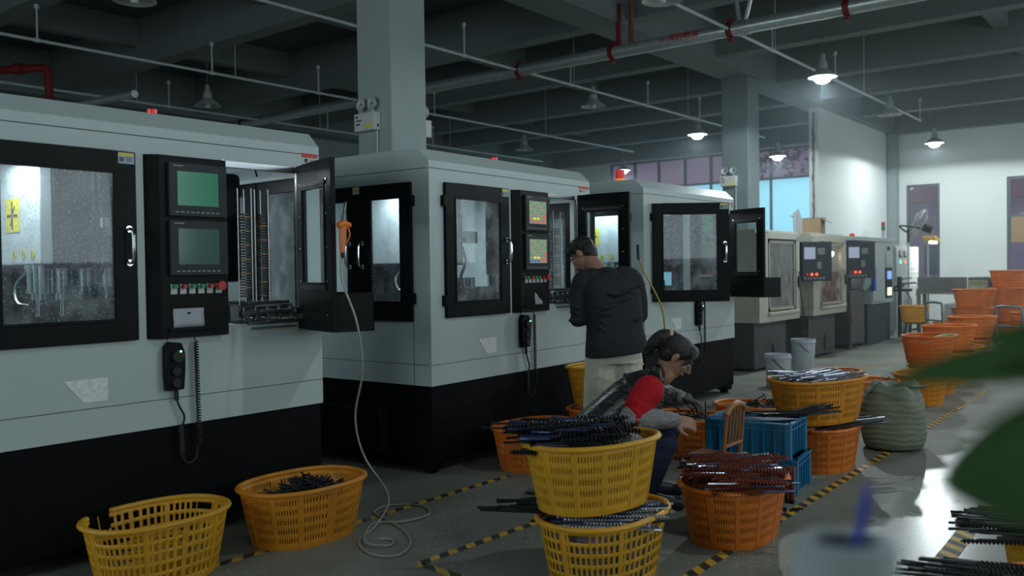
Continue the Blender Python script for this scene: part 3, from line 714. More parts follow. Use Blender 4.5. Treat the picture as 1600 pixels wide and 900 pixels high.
    b = MB(); b.box(-.235, 0, .0, .54, 0, .012).box(-.235, -.223, 0, .54, 0, .225).box(-.235, 0, 0, .012, 0, .225).box(-.235, 0, .528, .54, 0, .225)
    b.build('pocket_box', M_black, d, bevel=.002)
    for q in ((-.004, 0, .07, .46, .88, .905), (-.004, .0, .07, .46, .245, .27), (.034, .04, .07, .46, .875, .90), (.034, .04, .07, .46, .25, .275)): MB().box(*q).build('clamp_strip', M_dkgrey, d, smooth=False)
    for k in range(5):
        for yb in (.06, .48): MB().cyl((.03, yb, .1 + k * .2), (.036, yb, .1 + k * .2), .006, n=8).build('bolt', M_steel, d)
    # end doors, both ends
    for side in (0, 1):
        for leaf in (0, 1):
            d = framed(t, 'side_door', .53, 1.03, .112, .415 if leaf == 0 else .40, .15, .915, th=.026, gl=M_splash if leaf == 0 else M_glass, handle=(.495 if leaf == 0 else .435, .50), sticker=False, inner=False)
            # local hinge axis: leaf 0 hinged near the front corner and running back, leaf 1 mirrored
            if side == 0:
                if leaf == 0: d.location = (-.165, -.001, 1.13); d.rotation_euler = (0, 0, R(90)); d.scale = (-1, 1, 1)
                else: d.location = (-1.235, -.001, 1.13); d.rotation_euler = (0, 0, R(-90)); 
            else:
                if leaf == 0: d.location = (-.165, W + .001, 1.13); d.rotation_euler = (0, 0, R(90))
                else: d.location = (-1.235, W + .001, 1.13); d.rotation_euler = (0, 0, R(-90)); d.scale = (-1, 1, 1)
        ys = -.0285 if side == 0 else W + .0275
        b = MB(); b.box(-.76, -.69, ys - .001, ys + .001, 2.10, 2.155, 0).box(-.757, -.693, ys - .0015, ys + .0015, 2.138, 2.152, 1); b.build('warning_sticker', [mat('pale_blue_label', (.42, .5, .55)), M_yellow], t, smooth=False)
        yh = -.03 if side == 0 else W
        b = MB()
        for z in (1.30, 2.02): b.box(-.175, -.14, yh, yh + .03, z - .04, z + .04)
        b.build('hinge', M_black, t, bevel=.002)
    # small things on the shell
    b = MB(); b.box(0, .0015, 2.055, W - .015, 2.235, 2.262, 0).box(0, .0015, 2.055, W - .015, 2.195, 2.235, 1).box(.0015, .002, 2.075, 2.10, 2.205, 2.228, 2).box(.0015, .002, 2.115, 2.16, 2.21, 2.214, 2).box(.0015, .002, 2.115, 2.16, 2.22, 2.224, 2)
    b.build('warning_label', [M_redlab, M_label, M_dark_ink], t, smooth=False)
    if ordinal != 3:
        b = MB(); b.cyl((-.35, 1.25, 2.405), (-.35, 1.25, 2.42), .035, n=16, m=1); b.cyl((-.35, 1.25, 2.42), (-.35, 1.25, 2.475), .028, n=16, m=0); b.cyl((-.35, 1.25, 2.475), (-.35, 1.25, 2.482), .029, n=16, m=1)
    else:
        b = MB(); b.cyl((-1.0, 1.2, 2.405), (-1.0, 1.2, 2.49), .03, n=16, m=1); b.cyl((-1.0, 1.2, 2.49), (-1.0, 1.2, 2.56), .055, n=16, m=2); b.cyl((-1.0, 1.2, 2.56), (-1.0, 1.2, 2.66), .055, n=16, m=0)
    b.build('signal_light', [mat('red_beacon', (.55, .02, .02), .2, emit=(.8, .03, .02), estr=.35), M_plblk, mat('amber_beacon', (.8, .35, .02), .3, emit=(.9, .35, .02), estr=.5)], t)
    b = MB(); b.add([(.001, .555, .965), (.001, .78, .965), (.001, .78, .845), (.001, .655, .845)] + [(.003, .555, .965), (.003, .78, .965), (.003, .78, .845), (.003, .655, .845)], [(0, 1, 2, 3), (7, 6, 5, 4), (0, 4, 5, 1), (1, 5, 6, 2), (2, 6, 7, 3), (3, 7, 4, 0)])
    b.build('smudged_plate', mat('reflective_plate', (.9, .92, .92), .5, noise=.5, nscale=40, dark=.5), t, smooth=False)
    return t
build_machine(-4.575, 1.521, R(-1.1), 2.19, 'nearest white and black machining centre, its panel with two blank green screens', 0, R(-106), True, False, 1)
build_machine(-4.47, 4.665, R(2.3), 2.25, 'middle white and black machining centre, standing behind the man', 0, R(-92), True, True, 2)
build_machine(-4.50, 7.80, R(0), 2.13, 'farthest white and black machining centre, its wide front door swung open', R(50), R(-112), True, False, 3)

# handwheel pendants with coiled leads
def handwheel(ox, oy, rz, label, lab2):
    Mw = Matrix.Translation((ox, oy, 0)) @ Matrix.Rotation(rz, 4, 'Z')
    t = empty('handwheel_pendant', (0, 0, 0), 0, label, 'control pendant'); t.matrix_world = Mw @ Matrix.Translation((.0, 1.14, .86))
    b = MB(); b.prism([(-.05, 0), (.05, 0), (.06, .10), (.062, .2), (.04, .26), (-.03, .27), (-.055, .24), (-.056, .08)], 0, .006, .05); b.build('pendant_body', M_plblk, t, bevel=.006)
    b = MB(); b.cyl((.05, .0, .04), (.066, .0, .04), .024, n=18); b.cyl((.05, .0, .105), (.066, .0, .105), .024, n=18); b.build('selector_knob', M_plgrey, t)
    b = MB(); b.cyl((.05, .01, .19), (.07, .01, .19), .034, n=20, m=0); b.ball((.072, .02, .215), .006, 8, 1); b.ball((.072, .035, .195), .006, 8, 2); b.build('handwheel', [M_rubber, mat('led_green', (.1, .8, .3), .3, emit=(.2, 1, .4), estr=4), M_red], t)
    MB().box(.002, .01, -.02, .02, .26, .31).build('hook', M_label, t, smooth=False)
    pts = [(.03, .01, 0), (.03, .012, -.05), (.03, .03, -.1), (.03, .055, -.15), (.03, .05, -.19), (.028, .035, -.22), (.028, .035, -.36), (.03, .07, -.42), (.03, .12, -.40), (.03, .135, -.33)]
    b = MB(); b.tube(catmull(pts, 6), .0065, 8); b.tube([(.03, .01, 0), (.03, .012, -.06)], .013, 8); b.tube([(.028, .035, -.21), (.028, .04, -.36)], .014, 8); b.build('lead', M_rubber, t)
    hel = []
    for i in range(560):
        a = i / 560; th = i * 2 * math.pi / 14; hel.append((.032 + .011 * math.cos(th), .135 + .012 * a + .011 * math.sin(th), .262 - a * .60))
    b = MB(); b.tube(hel, .0042, 5); b.tube(catmull([(.06, .14, .40), (.05, .14, .34), (.03, .128, .29), (.032, .135, .262)]), .004, 6); b.build('coiled_lead', M_rubber, t)
    return t
handwheel(-4.575, 1.521, R(-1.1), 'black handwheel pendant and coiled lead hanging on the nearest machine', '')
handwheel(-4.47, 4.665, R(2.3), 'black handwheel pendant and coiled lead hanging on the middle machine', '')
handwheel(-4.50, 7.80, 0, 'black handwheel pendant and coiled lead hanging on the farthest white machine', '')
# square card on the third machine face
# ------------------------------------------------------------------ blow gun and hoses
t = empty('air_blow_gun', (-3.93, 3.375, 1.775), R(-100), 'orange air blow gun hanging on the open door of the nearest machine', 'air gun')
b = MB(); b.tube([(0, .02, .0), (.005, .02, -.03), (.012, .02, -.10), (.01, .02, -.16)], .016, 10, radii=[.022, .021, .016, .014]); b.tube([(-.045, .02, -.005), (.0, .02, .005), (.035, .02, -.01)], .02, 10, radii=[.014, .026, .02]); b.build('gun_body', M_orange_pl, t)
MB().tube(catmull([(-.03, .02, -.02), (-.04, .02, -.06), (-.02, .02, -.10), (.0, .02, -.115)], 4), .005, 6).build('trigger', M_orange_pl, t)
b = MB(); b.cyl((0, .02, .01), (0, .02, .05), .012, n=10); b.tube([(0, .02, .05), (-.01, .015, .09), (-.03, .0, .13)], .006, 6); b.build('hanging_hook', mat('green_grey_metal', (.12, .2, .17), .4, metal=.6), t)
b = MB(); b.cyl((.01, .02, -.16), (.01, .02, -.195), .011, n=10); b.build('hose_nut', M_rubber, t)
hp = [(-3.915, 3.355, 1.59), (-3.90, 3.345, 1.45), (-3.80, 3.36, 1.22), (-3.80, 3.40, .95), (-3.95, 3.47, .65), (-3.98, 3.56, .40), (-3.86, 3.64, .16), (-3.84, 3.52, .02), (-3.72, 3.28, .009), (-3.50, 3.16, .009), (-3.36, 3.22, .009), (-3.44, 3.40, .009), (-3.63, 3.55, .009), (-3.85, 3.64, .009), (-4.08, 3.72, .009), (-4.12, 3.90, .009), (-3.95, 4.01, .009), (-3.77, 3.89, .009), (-3.78, 3.68, .012), (-3.88, 3.55, .018), (-3.74, 3.34, .022), (-3.62, 3.26, .014), (-3.52, 3.32, .009), (-3.58, 3.40, .009), (-3.66, 3.36, .009)]
o = MB().tube(catmull(hp, 8), .0058, 8).build('air_hose', M_hose); tag(o, 'pale air hose dropping from the orange blow gun and coiling on the floor', 'hose')
o = MB().tube(catmull([(-4.05, 6.93, 1.60), (-4.0, 6.95, 1.45), (-3.95, 7.15, 1.15), (-4.0, 7.3, .85), (-4.05, 7.3, .6), (-4.1, 7.2, .25), (-4.1, 7.0, .02), (-4.0, 6.9, .012)], 8), .008, 8).build('air_hose', M_hosey); tag(o, 'yellow air hose hanging behind the man beside the open door', 'hose')
t = empty('air_blow_gun', (-4.06, 6.90, 1.66), R(-90), 'dark air gun tip hooked behind the middle machine door', 'air gun')
b = MB(); b.tube([(0, .02, .05), (0, .02, 0), (.01, .03, -.08)], .014, 8); b.build('gun_body', M_teal, t); MB().tube([(0, .02, .05), (.0, -.01, .09)], .005, 6).build('hanging_hook', M_steel, t)

# square card on the farthest machine face
# ------------------------------------------------------------------ beige lathes
def cnc_panel(par, name, w, h, red=True):
    b = MB(); b.box(0, .09, -w / 2, w / 2, 0, h, 0)
    b.box(.09, .093, -w / 2 + .03, -w / 2 + .03 + w * .38, h * .56, h * .86, 1)
    c = b.build(name, [M_plgrey, mat('lcd_screen', (.2, .22, .28), .3, emit=(.40, .43, .60), estr=.42)], par, smooth=False, bevel=.004)
    b = MB()
    for r_ in range(4):
        for q in range(5): b.box(.09, .094, .01 + q * .026, .03 + q * .026, h * .68 + r_ * .026, h * .68 + .019 + r_ * .026)
    for r_ in range(4):
        for q in range(3): b.box(.09, .094, .0 + q * .026, .02 + q * .026, h * .32 + r_ * .028, h * .32 + .02 + r_ * .028)
    for q in range(7): b.box(.09, .094, -w / 2 + .03 + q * .055, -w / 2 + .055 + q * .055, .03, .06)
    b.build('keypad', mat('key_pale', (.24, .27, .27), .5), c, smooth=False)
    for q in range(3):
        MB().cyl((.09, -w / 2 + .075 + q * .085, h * .17), (.105, -w / 2 + .075 + q * .085, h * .17), .021, n=16).build('push_button', M_redlab if q == 0 else mat('red_lit_button', (.8, .05, .02), .3, emit=(1, .07, .03), estr=2.6), c)
    return c
def lathe(oy, label, label_panel, W=1.55, lamp=False, ox=-5.0):
    t = empty('cnc_lathe', (ox, oy, 0), 0, label, 'lathe')
    D = 1.35
    b = MB(); b.box(-D, -.10, .05, W - .32, .04, .70); b.box(-D + .2, -.08, W - .85, W - .42, .10, .36, 0)
    b.build('base', M_lathedk, t, bevel=.006)
    b = MB(); b.box(-.079, -.075, W - .82, W - .46, .13, .32); b.cyl((-.075, W - .64, .23), (-.07, W - .64, .23), .02, n=12); b.build('base_cover', M_lathedk, t)
    # upper body: tray sill, posts, header, rear housing
    b = MB()
    b.prism([(0, .70), (0, .82), (-D, .82), (-D, .70)], 1, 0, W)
    b.box(-.06, 0, 0, .32, .82, 1.98); b.box(-.10, .0, W - .13, W, .82, 2.0); b.box(-.10, 0, .32, W - .13, 1.90, 2.0)
    b.box(-D, -.06, 0, .04, .82, 2.0); b.box(-D, -.04, W - .04, W, .82, 1.96); b.box(-D, -D + .04, 0, W, .82, 2.0); b.box(-D, -.05, 0, W, 1.95, 2.03)
    b.box(-.02, .04, .30, W - .10, .80, .84)
    b.build('housing', M_lathe, t, smooth=False, bevel=.004)
    b = MB(); b.box(-.9, -.88, .04, W - .04, .82, 1.95); b.box(-.9, -.06, .04, .05, .82, 1.9); b.box(-.9, -.06, W - .05, W - .04, .82, 1.9); b.box(-.9, -.06, .04, W - .04, .822, .83); b.build('inner_liner', M_lathein, t, smooth=False)
    b = MB(); b.cyl((-.45, .10, 1.3), (-.45, .42, 1.3), .12, n=24); b.cyl((-.45, .42, 1.3), (-.45, .50, 1.3), .09, n=24); b.build('chuck', M_steel, t)
    b = MB(); b.box(-.7, -.3, .75, 1.15, .85, 1.15); b.cyl((-.5, .95, 1.15), (-.5, .95, 1.22), .13, n=20); b.ball((-.3, 1.15, 1.66), (.09, .11, .12), 12); b.box(-.5, -.2, .8, .83, 1.15, 1.35); b.build('tool_turret', M_dkgrey, t, bevel=.005)
    # sliding door: frame and dirty glass
    b = MB(); y0, y1, z0, z1 = .38, W - .16, .86, 1.88; e = .04
    b.box(-.04, -.01, y0, y1, z0, z0 + e).box(-.04, -.01, y0, y1, z1 - e, z1).box(-.04, -.01, y0, y0 + e, z0, z1).box(-.04, -.01, y1 - e, y1, z0, z1)
    d = b.build('sliding_door', mat('beige_enamel_worn', (.34, .33, .26), .5, noise=.5, nscale=9), t, smooth=False)
    MB().box(-.028, -.022, y0 + e, y1 - e, z0 + e, z1 - e).build('window_pane', glass_mat('oily_glass', (.62, .58, .5), .06, splash=.15) if 'oily_glass' not in MATS else MATS['oily_glass'], d, smooth=False)
    MB().tube([(-.01, y1 - .07, 1.25), (.03, y1 - .07, 1.27), (.03, y1 - .07, 1.43), (-.01, y1 - .07, 1.45)], .008, 8).build('handle', M_chrome, d)
    b = MB(); b.cyl((0, W - .065, 1.91), (.004, W - .065, 1.91), .045, n=20, m=0); b.cyl((.004, W - .065, 1.91), (.006, W - .065, 1.91), .028, n=16, m=1); b.cyl((.006, W - .065, 1.91), (.0065, W - .065, 1.91), .016, n=16, m=0); b.build('round_badge', [mat('badge_blue', (.07, .14, .32), .4), mat('badge_pale', (.3, .38, .5), .4)], t)
    b = MB(); b.box(0, .03, W - .10, W - .03, 1.18, 1.34); b.tube([(.02, W - .06, 1.34), (.02, W - .05, 1.42)], .012, 8); b.tube(catmull([(.02, W - .06, 1.18), (.05, W - .02, .9), (.05, W - .05, .55), (.06, W + .06, .48), (.05, W + .05, .7), (.03, W - .0, 1.0)], 6), .008, 6); b.build('foot_switch_lead', M_rubber, t)
    if label_panel:
        c = cnc_panel(t, 'control_panel', .52, .62); c.location = (.02, -.02, 1.26) if lamp else (.0, .17, 1.26); c.rotation_euler = (0, 0, R(-38) if lamp else 0)
    if lamp:
        b = MB(); b.tube([(-.3, 1.36, 1.9), (-.28, 1.40, 1.8), (-.22, 1.36, 1.75)], .012, 8, m=0); b.cyl((-.22, 1.36, 1.76), (-.16, 1.31, 1.70), .03, .062, n=16, m=0); b.cyl((-.161, 1.31, 1.701), (-.153, 1.304, 1.694), .060, n=16, m=1)
        b.build('work_lamp', [M_dkgrey, mat('lit_work_lamp', (1, 1, 1), .5, emit=(1, .97, .85), estr=14)], t)
        l = bpy.data.lights.new('work_light', 'POINT'); l.energy = 5; l.color = (1, .95, .85); l.shadow_soft_size = .05; lo = bpy.data.objects.new('work_light', l); COL.objects.link(lo); lo.parent = t; lo.location = (-.13, 1.27, 1.64)
    return t
lathe(11.86, 'beige lathe with dark base beside the farthest white machine', False)
lathe(14.0, 'beige lathe with a lit work lamp inside its window and two glowing red buttons', True, W=1.62, lamp=True)
# machine with panel, pedestal, roof slab
t = empty('grinding_machine', (-5.0, 15.85, 0), 0, 'grey-green enclosed machine with dark pedestal cabinet beside the second beige lathe', 'machine')
b = MB(); b.box(-1.35, .0, 0, 2.75, 1.94, 2.02); b.build('roof_slab', M_mach2, t, bevel=.01)
b = MB(); b.box(-1.3, -.02, 1.28, 2.7, .76, 1.94); b.box(-1.3, -.7, .05, 1.28, .76, 1.94); b.box(-.02, .0, 1.3, 2.05, .8, 1.9); b.build('housing', M_mach2, t, bevel=.01)
b = MB(); b.box(-1.25, -.08, 1.22, 2.68, 0, .76); b.box(-1.3, -.6, .05, 1.25, 0, .76); b.build('base', M_teal, t, bevel=.006)
b = MB(); b.box(-.02, .004, 2.15, 2.55, .86, 1.45, 0); b.box(.004, .006, 2.2, 2.5, 1.22, 1.38, 1); b.box(.004, .006, 2.2, 2.5, .90, 1.06, 2); b.box(-.02, .006, 2.16, 2.5, 1.5, 1.72, 3); b.cyl((0, 2.3, 1.82), (.02, 2.3, 1.82), .04, n=14, m=0)
b.build('recess', [M_plblk, mat('blue_glow', (.05, .1, .3), .4, emit=(.2, .35, .8), estr=1.1), mat('warm_glow', (.4, .4, .3), .5, emit=(.85, .9, .65), estr=1.2), mat('pale_plate', (.42, .44, .38), .5)], t, smooth=False)
b = MB(); b.box(-.01, .05, 1.22, 1.33, 1.02, 1.45); b.build('blue_bracket', mat('bright_blue_enamel', (.01, .07, .45), .35), t, bevel=.01)
b = MB(); b.box(-.5, -.1, .35, .95, 1.09, 1.28); b.cyl((-.3, .45, 1.1), (-.3, .45, 1.4), .06, n=14); b.box(-.3, -.2, .6, 1.1, 1.2, 1.5); b.build('grinding_head', mat('worn_steel', (.22, .24, .25), .3), t, bevel=.006)
c = cnc_panel(t, 'control_panel', .56, .64); c.location = (.06, .22, 1.27); c.rotation_euler = (0, 0, R(-38))
b = MB(); b.ball((-.02, .15, 2.04), (.05, .05, .03), 10); b.build('red_lamp', mat('red_beacon', (.5, .02, .02)), t)
t = empty('pedestal_cabinet', (-5.12, 16.15, 0), 0, 'tall brown-grey pedestal cabinet with a small handle under the second control panel', 'cabinet')
b = MB(); b.box(-.5, 0, 0, .85, .06, 1.05); b.box(-.5, -.44, .02, .08, 0, .06); b.box(-.06, 0, .02, .08, 0, .06); b.box(-.06, 0, .77, .83, 0, .06); b.box(-.5, -.44, .77, .83, 0, .06); b.build('cabinet_body', M_lathedk, t, bevel=.005)
b = MB(); b.box(0, .012, .03, .82, .09, 1.02); d = b.build('door', mat('brown_grey_door', (.085, .078, .075), .45), t, bevel=.003)
MB().tube([(.012, .42, .5), (.04, .42, .5), (.04, .42, .62), (.012, .42, .62)], .007, 8).build('handle', M_chrome, d)
# signal tower, box, bent board on top
t = empty('signal_tower', (-5.15, 18.35, 2.02), 0, 'small red and green signal tower on the grey-green machine roof', 'signal light')
MB().cyl((0, 0, 0), (0, 0, .16), .03, n=12).build('pole', M_label, t); MB().cyl((0, 0, .16), (0, 0, .24), .035, n=14).build('green_segment', M_green, t); MB().cyl((0, 0, .24), (0, 0, .33), .035, n=14).build('red_segment', M_red, t)
t = empty('cardboard_box', (-5.55, 15.45, 2.03), R(12), 'open cardboard box standing on top of the second beige lathe', 'box')
b = MB(); b.box(-.2, .2, -.28, .28, 0, .01).box(-.2, .2, -.28, -.272, 0, .28).box(-.2, .2, .272, .28, 0, .28).box(-.2, -.192, -.28, .28, 0, .28).box(.192, .2, -.28, .28, 0, .28); b.build('box_body', M_card, t, smooth=False)
for (ax, sgn) in ((0, 1), (0, -1), (1, 1)):
    b = MB()
    if ax == 0: b.add([(sgn * .2, -.28, .28), (sgn * .2, .28, .28), (sgn * .32, .28, .21 if sgn > 0 else .36), (sgn * .32, -.28, .21 if sgn > 0 else .36)], [(0, 1, 2, 3)])
    else: b.add([(-.2, .28, .28), (.2, .28, .28), (.2, .42, .33), (-.2, .42, .33)], [(0, 1, 2, 3)])
    f_ = b.build('flap', M_card, t, smooth=False); s_ = f_.modifiers.new('s', 'SOLIDIFY'); s_.thickness = .006
b = MB(); b.add([(0, 0, 0), (.05, .38, 0), (.0, .10, .46), (.03, -.12, .40)], [(0, 1, 2, 3)]); b.add([(0, 0, 0), (.03, -.12, .40), (.0, -.16, .36), (-.02, -.05, 0)], [(0, 1, 2, 3)])
o = b.build('bent_board', M_paper, None, smooth=False); o.location = (-5.62, 14.95, 2.03); s_ = o.modifiers.new('s', 'SOLIDIFY'); s_.thickness = .012; tag(o, 'bent pale board propped beside the cardboard box on the second beige lathe', 'board')

# electrical cabinet, shutter panel, lamp, fan, bench, console
t = empty('electrical_cabinet', (-5.3, 19.7, 0), 0, 'grey electrical cabinet with two gauges and a yellow warning triangle', 'cabinet')
b = MB(); b.box(-.4, 0, 0, .95, .1, 1.92); b.box(-.38, -.02, .02, .93, 0, .1); b.build('cabinet_body', M_mach2, t, bevel=.006)
b = MB(); b.box(0, .02, .03, .92, .15, 1.88); d = b.build('door', M_mach2, t, bevel=.004)
for yy in (.34, .70):
    b = MB(); b.box(.02, .035, yy - .08, yy + .08, 1.66, 1.80, 0); b.box(.035, .037, yy - .065, yy + .065, 1.70, 1.79, 1); b.box(.037, .0385, yy - .02, yy + .03, 1.71, 1.77, 0); b.build('gauge', [M_plblk, M_label], d, smooth=False)
MB().cyl((.02, .34, 1.56), (.04, .34, 1.56), .035, n=16).build('green_lamp', mat('green_lit', (.05, .8, .4), .3, emit=(.1, 1, .5), estr=2.2), d)
MB().cyl((.02, .70, 1.56), (.04, .70, 1.56), .035, n=16).build('red_lamp', mat('red_lit', (.9, .1, .1), .3, emit=(1, .12, .1), estr=2.2), d)
b = MB(); b.box(.02, .022, .08, .38, 1.10, 1.38, 2); b.add([(.0225, .12, 1.13), (.0225, .34, 1.13), (.0225, .23, 1.34)], [(0, 1, 2)], 0); b.add([(.0235, .225, 1.29), (.0235, .25, 1.22), (.0235, .235, 1.22), (.0235, .24, 1.15), (.0235, .21, 1.225), (.0235, .225, 1.225)], [(0, 1, 2, 3, 4, 5)], 1); b.build('warning_triangle', [M_yellow, M_dark_ink, M_mach2], d, smooth=False)
MB().box(.02, .035, .42, .62, 1.02, 1.06).build('door_catch', M_plblk, d, smooth=False)
# clutter of levers and wires in front of it
t = empty('bench_drill_head', (-5.2, 19.2, .0), 0, 'dark lever and clamp assembly before the grey electrical cabinet', 'machine')
b = MB(); b.cyl((.1, .1, 0), (.1, .1, .95), .04, n=12); b.box(-.1, .3, -.05, .3, .95, 1.0); b.tube([(.0, 0, 1.0), (.1, .1, 1.1), (.3, .5, 1.12)], .02, 8); b.tube([(.1, .1, 1.2), (.2, .6, 1.22)], .015, 8); b.cyl((.1, .1, 1.0), (.1, .1, 1.25), .05, n=12); b.tube(catmull([(.2, .2, .95), (.25, .4, .75), (.2, .5, .6), (.15, .3, .5)], 5), .012, 6); b.build('clamp_frame', M_dkgrey, t)
MB().tube(catmull([(.3, .5, 1.12), (.35, .6, 1.05), (.28, .7, .95), (.3, .6, .85)], 5), .012, 6).build('lead', M_steel, t)
t = empty('roller_shutter_panel', (-5.3, 20.75, 0), 0, 'white ribbed panel standing beside the grey electrical cabinet', 'panel')
b = MB(); b.box(-.05, 0, 0, .85, .06, 1.9); 
for k in range(16): b.box(0, .01, .03, .82, .15 + k * .105, .235 + k * .105)
b.box(-.03, .03, -.04, 0, 0, 1.98); b.build('ribbed_sheet', mat('white_ribbed_sheet', (.62, .66, .64), .5), t, smooth=False)
t = empty('fluorescent_lamp', (-4.95, 21.05, 0), 0, 'yellow-housed fluorescent lamp on a pole over the workbench', 'lamp')
b = MB(); b.box(-.07, .07, -.1, .75, 2.02, 2.09); b.box(-.12, .12, .0, .3, 2.05, 2.13); b.build('lamp_housing', mat('yellow_housing', (.75, .45, .06), .5), t, bevel=.01)
MB().cyl((0, .12, 1.99), (0, .68, 1.99), .028, n=12).build('tube', M_tube, t); MB().tube([(-.0, -.05, 2.03), (-.0, -.05, 0)], .018, 8).build('pole', M_mach2, t)
l = bpy.data.lights.new('tube_glow', 'AREA'); l.shape = 'RECTANGLE'; l.size = .1; l.size_y = .6; l.energy = 14; l.color = (.95, 1, .95); lo = bpy.data.objects.new('tube_glow', l); COL.objects.link(lo); lo.parent = t; lo.location = (0, .4, 1.95)

t = empty('industrial_fan', (-5.55, 21.75, 0), R(-15), 'grey industrial fan tilted upward on a stand before the small end window', 'fan')
b = MB(); b.cyl((0, 0, 0), (0, 0, .04), .25, n=24); b.tube([(0, 0, .03), (0, 0, 2.32)], .022, 10); b.build('stand', M_plblk, t)
Mf = Matrix.Translation((.1, .25, 2.42)) @ Euler((R(22), R(-62), 0)).to_matrix().to_4x4()
b = MB()
for k in range(26):
    a = 2 * math.pi * k / 26
    b.tube([Mf @ Vector((r_ * math.cos(a), r_ * math.sin(a), z_)) for r_, z_ in ((.05, .12), (.25, .11), (.37, .05), (.38, 0), (.37, -.05), (.25, -.11), (.05, -.12))], .005, 5)
for r_, z_ in ((.38, 0), (.25, .11), (.25, -.11)): b.tube([Mf @ Vector((r_ * math.cos(a * .26), r_ * math.sin(a * .26), z_)) for a in range(24)], .008, 6, closed=True)
b.build('cage', mat('dusty_wire', (.26, .27, .25), .6), t)
b = MB()
for k in range(3):
    a = 2 * math.pi * k / 3; q = [Mf @ Vector((r_ * math.cos(a + w_), r_ * math.sin(a + w_), z_)) for r_, w_, z_ in ((.06, -.3, -.03), (.33, -.32, -.04), (.35, .3, .04), (.06, .4, .03))]
    b.add(q + [p + Vector((0, 0, .006)) for p in q], [(0, 1, 2, 3), (7, 6, 5, 4), (0, 4, 5, 1), (1, 5, 6, 2), (2, 6, 7, 3), (3, 7, 4, 0)])
b.build('blades', mat('dusty_blade', (.30, .30, .27), .5), t)
b = MB(); b.cyl(Mf @ Vector((0, 0, -.12)), Mf @ Vector((0, 0, -.32)), .09, n=18); b.tube(catmull([Mf @ Vector((0, 0, -.3)), (-.05, -.2, 2.40), (0, -.22, 2.30), (0, -.02, 2.25)], 5), .02, 8); b.build('motor', M_plblk, t)

t = empty('steel_workbench', (-4.5, 20.35, 0), R(0), 'grey steel workbench with an upright back panel near the end wall', 'workbench')
b = MB(); b.box(-.55, .42, 0, .6, .86, .90); b.build('bench_top', mat('grey_bench', (.26, .27, .25), .5), t, bevel=.004)
for (x, y) in ((-.50, .05), (.36, .05), (-.50, .55), (.36, .55)): MB().box(x - .035, x + .035, y - .035, y + .035, 0, .86).build('leg', mat('grey_bench_leg', (.24, .25, .23), .5), t)
b = MB(); b.box(-.55, -.23, .15, .2, .9, 1.22).box(-.22, .08, .15, .2, .9, 1.22).box(.09, .42, .15, .2, .9, 1.22); b.build('back_panel', mat('grey_panel', (.20, .21, .20), .5), t, smooth=False)
t = empty('machine_console', (-3.76, 20.35, 0), R(0), 'dark grey rounded machine console at the right end of the steel workbench', 'machine')
b = MB(); b.prism([(-.28, 0), (.38, 0), (.38, 1.12), (.32, 1.22), (-.28, 1.22)], 1, .05, .75); b.build('console_body', mat('console_grey', (.13, .14, .145), .5), t, bevel=.02)
b = MB(); b.box(-.26, .10, .035, .05, .92, 1.16, 0); b.box(-.22, .0, .03, .036, 1.06, 1.13, 1); b.box(-.22, .05, .03, .036, .94, 1.02, 2); b.build('console_face', [mat('pale_face', (.45, .47, .42), .5), mat('olive_plate', (.35, .4, .2), .5), M_label], t)
for (kx, kz) in ((.2, 1.08), (.2, .93), (.05, .62)): MB().cyl((kx, .05, kz), (kx, .03, kz), .055, n=16).build('knob', mat('navy_knob', (.03, .04, .12), .4), t)

# buckets
def bucket(x, y, r, h, label, tilt=0):
    t = empty('plastic_bucket', (x, y, 0), 0, label, 'bucket'); t.rotation_euler = (0, tilt, 0)
    b = MB(); b.lathe([(0, .0), (r * .86, .0), (r * .88, .01), (r, h - .05), (r + .012, h - .05), (r + .012, h - .035), (r + .004, h - .03), (r + .004, h), (r - .006, h), (r * .87, .02), (0, .02)], n=32); b.build('bucket_body', M_bucket, t)
    MB().tube(catmull([(0, -r - .012, h - .05), (.10, -r * .8, h - .16), (.14, 0, h - .22), (.10, r * .8, h - .16), (0, r + .012, h - .05)], 5), .005, 6).build('handle', M_plblk, t)
bucket(-4.26, 10.66, .155, .41, 'grey plastic bucket standing before the first beige lathe')
bucket(-4.60, 12.45, .165, .46, 'grey plastic bucket behind the other one, between the two beige lathes')

